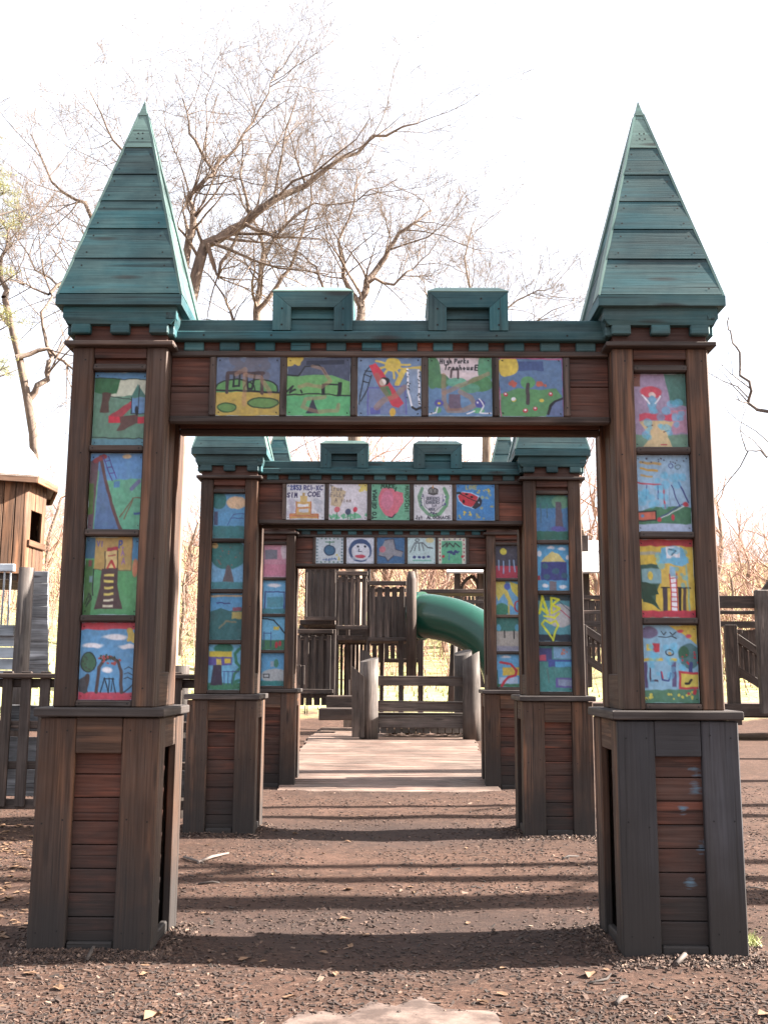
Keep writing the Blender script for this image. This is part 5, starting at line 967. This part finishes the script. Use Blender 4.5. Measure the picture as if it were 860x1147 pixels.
tree('bare_tree', 'bare tree arching right between the two merlons', G1, 25, 398, ([(398, 480), (400, 380)], (.22, .17)),
     [([(400, 380), (404, 345), (412, 315), (430, 288), (447, 262), (466, 250), (484, 236)], .14, .015, .1), ([(404, 345), (385, 310), (380, 270), (395, 230), (402, 190)], .08, .01, .12), ([(412, 315), (440, 318), (462, 300), (480, 285)], .05, .01, .1), ([(400, 380), (370, 340), (352, 300), (330, 280)], .07, .01, -.1)], 7, tw=14)
tree('bare_tree', 'bare tree with pale leaning trunk at the left edge', G1, 21, 44, ([(42, 560), (38, 486), (30, 440), (22, 400), (14, 368), (6, 335)], (.11, .065)),
     [([(6, 335), (0, 300), (12, 270), (15, 240)], .07, .015, .1), ([(22, 400), (55, 392), (80, 415), (110, 400)], .06, .012, .1), ([(31, 446), (50, 425), (60, 400), (48, 366), (56, 330), (48, 290)], .08, .012, .1), ([(14, 368), (-20, 330), (-50, 250)], .06, .01, -.1), ([(56, 330), (30, 318), (10, 312)], .03, .008, .05), ([(56, 330), (80, 300), (90, 270)], .04, .01, .1)], 9, tw=10)
tree('bare_tree', 'slim bare tree with one long twiggy branch at the right edge', G1, 17, 905, ([(905, 640), (895, 520), (880, 440)], (.16, .1)),
     [([(880, 440), (862, 462), (846, 456), (832, 430), (824, 400), (818, 372), (816, 355)], .045, .010, .05), ([(880, 440), (885, 380), (900, 300)], .07, .01, .1), ([(895, 520), (870, 512), (855, 506), (835, 505)], .03, .008, .08)], 13, mat='bark', tw=4, depth=1)
tree('bare_tree', 'bare tree showing fine twigs over the right end of the nearest beam', G1, 33, 545, ([(545, 560), (545, 470)], (.2, .15)),
     [([(545, 470), (540, 400), (530, 340), (520, 290), (535, 240)], .1, .012, .1), ([(540, 400), (560, 350), (590, 330), (620, 322)], .07, .01, .1), ([(545, 470), (500, 400), (480, 340), (470, 300)], .07, .01, .1), ([(540, 400), (575, 370), (640, 340)], .05, .01, .1)], 15, tw=14)
# smaller trees and saplings on the slope, each from one of four shapes
protos = []
for k in range(4):
    rng = random.Random(40+k); t = thing('hillside_tree', None, 'tree', (0, 0, 0)); mb = MB()
    H = 6.5; pts = [Vector((0, 0, -.3))]
    for i in range(7): pts.append(pts[-1]+Vector((rng.gauss(0, .12), rng.gauss(0, .12), H*.62/7+.04)))
    mb.tube(pts, [.13*(1-.085*i) for i in range(8)], 7, cap=False); mb.build('trunk', M['barkpale'], t)
    mb = MB()
    for i in range(17):
        j = rng.randint(2, 7); a = rng.uniform(0, 6.28); grow(mb, pts[j], (math.cos(a)*.75, math.sin(a)*.75, .8), .055*(1-.07*j), rng.uniform(1.6, 2.9), 2, rng, 99999, n=4)
    mb.build('branches', M['twigred'], t); protos.append(t)
rng = random.Random(77)
spots = [(70, 36, .75), (55, 42, .9), (204, 34, .7), (213, 44, .9), (118, 40, .8), (325, 38, .7), (352, 44, .85), (372, 40, .75), (418, 42, .9), (440, 47, .95), (463, 37, .7), (487, 43, .8), (502, 39, .7), (530, 46, .9), (556, 40, .75), (590, 43, .85), (625, 45, .85), (664, 38, .7), (675, 46, .9), (700, 42, .7), (760, 40, .65), (805, 50, 1.3), (822, 36, .85), (838, 43, 1.15), (856, 38, .95), (876, 34, .85), (905, 40, 1.1), (10, 38, .9), (-40, 34, .9), (250, 40, .8), (280, 46, 1.0)]
where = {0: 'left of the nearest left tower', 1: 'seen between the two left towers', 2: 'seen through the gates above the play tower', 3: 'seen through the gates above the slide', 4: 'seen between the two right towers', 5: 'right of the nearest right tower'}
zone = lambda px: 0 if px < 100 else 1 if px < 230 else 2 if px < 430 else 3 if px < 600 else 4 if px < 720 else 5
for i, (px, Y, sc) in enumerate(spots):
    o = protos[i] if i < 4 else copy_tree(protos[i % 4])
    b = P(px, 700, Y); o.location = (b.x, Y, gh(b.x, Y)-.05); o.rotation_euler.z = rng.uniform(0, 6.28); o.scale = (sc*rng.uniform(.9, 1.1)*(1.75 if 230 < px < 720 else 1.0),)*3
    z_ = zone(px)
    ordn = ['leftmost', 'second from the left', 'third from the left', 'fourth from the left', 'fifth from the left', 'sixth from the left', 'seventh from the left', 'eighth from the left', 'ninth from the left', 'tenth from the left']
    rank = sorted(q[0] for q in spots if zone(q[0]) == z_).index(px)
    o['category'] = 'tree'; o['label'] = ordn[rank]+' small bare tree '+where[z_]; o['group'] = 'small bare trees on the slope '+where[z_]
# brushwood covering the slope
mb = MB()
for i in range(5200):
    Y = rng.uniform(31, 75); px = rng.uniform(-120, 980); b = P(px, 700, Y); z = gh(b.x, Y); h = rng.uniform(.7, 3.4)*(.6+.8*mnoise.noise(Vector((b.x*.2, Y*.2, 9)))+.3)
    h = max(.5, h); p = Vector((b.x, Y, z-.05)); d = Vector((rng.gauss(0, .22), rng.gauss(0, .22), 1))
    q = p+d*h*.5; e = q+(d+Vector((rng.gauss(0, .3), rng.gauss(0, .3), 0)))*h*.5; mb.tube([p, q, e], [.018, .013, .006], 3, cap=False, smooth=False)
    for k in range(4):
        s0 = p.lerp(e, rng.uniform(.3, .95)); mb.tube([s0, s0+Vector((rng.gauss(0, .4), rng.gauss(0, .4), rng.uniform(.1, .6)))*h*.4], [.009, .004], 3, cap=False, smooth=False)
tag(mb.build('brushwood', M['twigred']), 'mass of dry reddish twigs and brushwood covering the slope behind the playground', 'brushwood', kind='stuff')
# low grass tufts and leaves on the slope
mb = MB()
for i in range(9000):
    Y = 22+34*rng.random()**1.6; px = rng.uniform(-60, 920); b = P(px, 700, Y); z = gh(b.x, Y)
    if z < .25: continue
    a = rng.uniform(0, 6.28); w_ = .03; h = rng.uniform(.05, .2)
    k = len(mb.v); mb.v += [(b.x-w_*math.cos(a), Y-w_*math.sin(a), z), (b.x+w_*math.cos(a), Y+w_*math.sin(a), z), (b.x+rng.gauss(0, .06), Y+rng.gauss(0, .06), z+h)]; mb.g += [(0, 0, 0)]*3; mb.t += [rng.random()]*3
    mb.f.append((k, k+1, k+2)); mb.m.append(0); mb.sm.append(False)
tag(mb.build('slope_grass', M['grass']), 'yellow green grass tufts on the sunlit slope', 'grass', kind='stuff')
# evergreen at the upper left edge
rng = random.Random(5)
ev = thing('pine_tree', 'pine with yellow green needle sprays at the upper left edge', 'tree', (P(-75, 700, 19).x, 19, 0))
mb = MB(); bx = P(-75, 700, 19).x; mb.tube([(bx, 19, -.2), (bx+.1, 19, 5), (bx-.05, 19, 10), (bx, 19, 14)], [.26, .2, .13, .04], 12, cap=False, bump=.1); mb.build('trunk', M['bark'], ev)
mbB = MB(); mbN = MB()
def needles(q, n, sp):
    for _ in range(n):
        c = q+Vector((rng.gauss(0, sp), rng.gauss(0, sp), rng.gauss(0, sp*.35))); d = Vector((rng.gauss(0, 1), rng.gauss(0, 1), rng.uniform(-.2, .8))).normalized()*rng.uniform(.06, .12); s_ = d.orthogonal().normalized()*.006
        k = len(mbN.v); mbN.v += [tuple(c-s_), tuple(c+s_), tuple(c+d)]; mbN.g += [(0, 0, 0)]*3; mbN.t += [rng.random()]*3; mbN.f.append((k, k+1, k+2)); mbN.m.append(0); mbN.sm.append(False)
for (x, y, n) in ((12, 212, 9), (30, 232, 5), (5, 250, 6), (2, 190, 5), (8, 355, 5), (14, 362, 2), (-3, 343, 4), (24, 303, 2), (10, 410, 4), (20, 414, 2), (-5, 405, 3), (-30, 150, 9), (-30, 280, 9), (-40, 380, 8), (-90, 200, 9), (-110, 320, 9), (-60, 100, 8), (-120, 420, 8)):
    e = P(x, y, 19+rng.uniform(-.6, .6)); s0 = Vector((bx, 19, e.z-.5)); m_ = s0.lerp(e, .5)+Vector((0, 0, -.1)); mbB.tube([s0, m_, e], [.04, .025, .008], 5, cap=False)
    for k in range(n): 
        q = s0.lerp(e, rng.uniform(.72, 1.0))+Vector((rng.gauss(0, .14), rng.gauss(0, .2), rng.gauss(0, .07))); mbB.tube([m_.lerp(e, .7), q], [.008, .004], 3, cap=False); needles(q, 75, .10)
mbB.build('branches', M['bark'], ev); mbN.build('needles', M['needle'], ev); settle(ev)
# trees standing to the right, whose shadows streak the ground
tp = None
rng = random.Random(8)
for i, (x, y, r_, lab) in enumerate(((8.6, 6.72, .30, 'tall straight trunk right of the gates, nearest of its row'), (8.0, 7.42, .15, 'tall straight trunk just before the middle gate, off to the right'), (9.2, 8.12, .12, 'slim tall trunk right of the middle gate'), (8.4, 10.35, .17, 'tall straight trunk between the middle and farthest gates, off to the right'), (8.2, 11.2, .13, 'slim tall trunk just before the farthest gate, off to the right'), (9.0, 13.6, .2, 'tall thick trunk right of the boardwalk'))):
    t = thing('bare_tree', lab, 'tree', (x, y, 0), 0, 'bare trees standing to the right'); mb = MB(); pts = [Vector((0, 0, -.2))]
    for k in range(10): pts.append(pts[-1]+Vector((rng.gauss(0, .06), rng.gauss(0, .035), 1.15)))
    mb.tube(pts, [r_*(1-.07*k) for k in range(11)], 10, cap=False, bump=.1); mb.build('trunk', M['bark'], t); mb = MB()
    for k in range(9):
        j = rng.randint(6, 10); a = rng.uniform(0, 6.28); grow(mb, pts[j], (math.cos(a)*.8, math.sin(a)*.8, .7), .06, rng.uniform(1.4, 2.4), 2, rng, 9999, n=3)
    for k in range(2):
        j = rng.randint(2, 4); a = rng.uniform(0, 6.28); grow(mb, pts[j], (math.cos(a)*.8, math.sin(a)*.8, .5), .03, rng.uniform(.7, 1.2), 1, rng, 9999, n=3)
    mb.build('branches', M['bark'], t)
# ---------------------------------------------------------------- litter on the ground
rng = random.Random(99); mb = MB()
def blocked(x, y, m=.30):
    for ya in (5.32, 8.92, 12.42):
        for cx in (-1.435, 1.395):
            if abs(x-cx) < m and abs(y-ya) < m: return True
    return False
def chip(mb, x, y, l, w_, th, tint, tilt=.25, lift=0):
    mb_ = Matrix.Rotation(rng.uniform(0, 6.28), 3, 'Z') @ Matrix.Rotation(rng.gauss(0, tilt), 3, 'X') @ Matrix.Rotation(rng.gauss(0, tilt), 3, 'Y'); z = gh(x, y)+th*.4+lift; k = len(mb.v)
    for (a, b_, c) in ((-1, -.8, -1), (1, -1, -1), (.8, 1, -1), (-.9, .7, -1), (-1, -.8, 1), (1, -1, 1), (.8, 1, 1), (-.9, .7, 1)):
        v = mb_ @ Vector((a*l/2, b_*w_/2, c*th/2)); mb.v.append((x+v.x, y+v.y, z+v.z)); mb.g.append((0, 0, 0)); mb.t.append(tint)
    for f_ in ((3, 2, 1, 0), (4, 5, 6, 7), (0, 1, 5, 4), (1, 2, 6, 5), (2, 3, 7, 6), (3, 0, 4, 7)): mb.f.append(tuple(k+i for i in f_)); mb.m.append(0); mb.sm.append(False)
n = 0
while n < 26000:
    y = 3.75+9*rng.random()**2.1; hw = y*.42; x = rng.uniform(-hw, hw)
    if blocked(x, y): continue
    dens = .5+.9*mnoise.noise(Vector((x*1.6, y*1.6, 4)))
    near = min(abs(abs(x)-1.41), 9); 
    if y < 5.05: dens += .35*(mnoise.noise(Vector((x*.9, y*2, 8)))+.4)
    if y < 4.2 and -.6 < x < .6 and rng.random() < .55: continue
    if rng.random() > dens: continue
    t = min(1, max(0, rng.gauss(.40, .24))); l = rng.uniform(.008, .028)*(1 if rng.random() < .93 else 1.9); chip(mb, x, y, l, l*rng.uniform(.2, .5), rng.uniform(.003, .007), t); n += 1
for _ in range(5200):      # chips kicked up against the feet
    ya = rng.choice((5.32, 5.32, 5.32, 8.92)); cx = rng.choice((-1.435, 1.395)); s_ = rng.choice((0, 0, 0, 1, 2)); u = rng.uniform(-.36, .36); o_ = .302+abs(rng.gauss(0, .06))
    x, y = (cx+u, ya-o_) if s_ == 0 else ((cx+o_, ya+u) if s_ == 1 else (cx-o_, ya+u))
    l = rng.uniform(.008, .034); chip(mb, x, y, l, l*rng.uniform(.25, .5), rng.uniform(.003, .007), min(1, max(0, rng.gauss(.5, .28))), .5, rng.uniform(0, .012) if o_ < .34 else 0)
tag(mb.build('wood_chips', M['chip']), 'brown wood chips scattered over the trodden earth', 'wood chips', kind='stuff')
mb = MB()
def leafm(mb, x, y, s_, tint):
    a = rng.uniform(0, 6.28); ca, sa = math.cos(a), math.sin(a); z = gh(x, y)+.006; k = len(mb.v); up = rng.uniform(.1, .5)*s_
    pts = [(-1, 0, .2), (-.5, .45, 1), (.1, .55, .7), (.6, .3, .3), (1, 0, .5), (.6, -.35, .2), (0, -.5, .9), (-.55, -.4, .6), (0, 0, 0)]
    for (u, v, h) in pts: mb.v.append((x+(u*ca-v*sa)*s_, y+(u*sa+v*ca)*s_, z+h*up*rng.uniform(.5, 1.2))); mb.g.append((0, 0, 0)); mb.t.append(tint)
    for i in range(8): mb.f.append((k+8, k+i, k+(i+1) % 8)); mb.m.append(0); mb.sm.append(False)
n = 0
while n < 1000:
    if n < 900: x = rng.uniform(-4.2, -1.9); y = rng.uniform(5.2, 9.2)
    else: y = 3.9+9*rng.random()**1.5; x = rng.uniform(-.42*y, .42*y)
    if blocked(x, y, .34): continue
    if y < 4.3 and abs(x) < .6: continue
    leafm(mb, x, y, rng.uniform(.015, .038), rng.random()); n += 1
tag(mb.build('fallen_leaves', M['leaf']), 'dry tan leaves littering the ground, thickest beside the left fence', 'leaves', kind='stuff')
def stick(x0, y0, x1, y1, r, lab, mat='log'):
    def gp(px, py):
        Y = 5
        for _ in range(30):
            p = P(px, py, Y); 
            Y *= CAMH/(CAMH-p.z) if p.z < CAMH else 1
        return Vector((p.x, Y, gh(p.x, Y)+r))
    a, b_ = gp(x0, y0), gp(x1, y1); c = (a+b_)/2; mb = MB(); m_ = c+Vector((rng.gauss(0, .012), rng.gauss(0, .012), r*.7))
    mb.tube([a-c, m_-c, b_-c], [r*.9, r, r*.6], 6); o = mb.build('stick', M[mat], None, c); tag(o, lab, 'stick', 'sticks lying on the ground')
stick(222, 968, 256, 957, .012, 'pale broken stick right of the nearest left tower'); stick(206, 962, 228, 968, .010, 'dark stick touching the pale stick beside the nearest left tower', 'bark')
stick(222, 936, 240, 933, .014, 'short pale stick at the foot of the middle left tower'); stick(222, 991, 246, 990, .007, 'thin stick lying on the lit earth right of the nearest left tower')
stick(757, 1084, 769, 1072, .013, 'pale chunk of wood leaning before the right grey foot'); stick(658, 1102, 684, 1090, .006, 'thin twig at the inner corner of the right grey foot')
stick(98, 1080, 112, 1058, .011, 'stick propped against the kick board of the nearest left foot'); stick(690, 1128, 702, 1119, .011, 'short pale stick in front of the right grey foot'); stick(836, 996, 858, 998, .006, 'dark twig at the far right of the ground', 'bark')
stick(630, 962, 648, 960, .007, 'whitish stick between the two right towers')
# big dry leaves that read singly
for (px, py, s_, lab) in ((172, 1140, .05, 'large curled tan leaf at the bottom left'), (662, 1092, .05, 'large brown curled leaf left of the right grey foot'), (390, 997, .035, 'lone tan leaf in the middle of the trodden earth')):
    p = P(px, py, 5); Y = 5*CAMH/(CAMH-p.z); p = P(px, py, Y); mb = MB(); old = gh
    leafm(mb, p.x, Y, s_, .9); o = mb.build('dry_leaf', M['leaf']); tag(o, lab, 'leaf', 'large dry leaves')
# grass tuft by the right foot
mb = MB(); c = Vector((1.78, 5.28, gh(1.78, 5.28)))
for i in range(90):
    a = rng.uniform(0, 6.28); q = c+Vector((rng.gauss(0, .028), rng.gauss(0, .03), 0)); lean = Vector((rng.gauss(0, .03), rng.gauss(0, .03), rng.uniform(.03, .075))); s_ = Vector((math.cos(a), math.sin(a), 0))*.003
    k = len(mb.v); mb.v += [tuple(q-s_), tuple(q+s_), tuple(q+lean*.6+s_*.7), tuple(q+lean)]; mb.g += [(0, 0, 0)]*4; mb.t += [.4+.6*rng.random()]*4; mb.f.append((k, k+1, k+2, k+3)); mb.m.append(0); mb.sm.append(False)
tag(mb.build('grass_tuft', M['grass']), 'small bright green grass tuft at the outer corner of the right grey foot', 'grass')
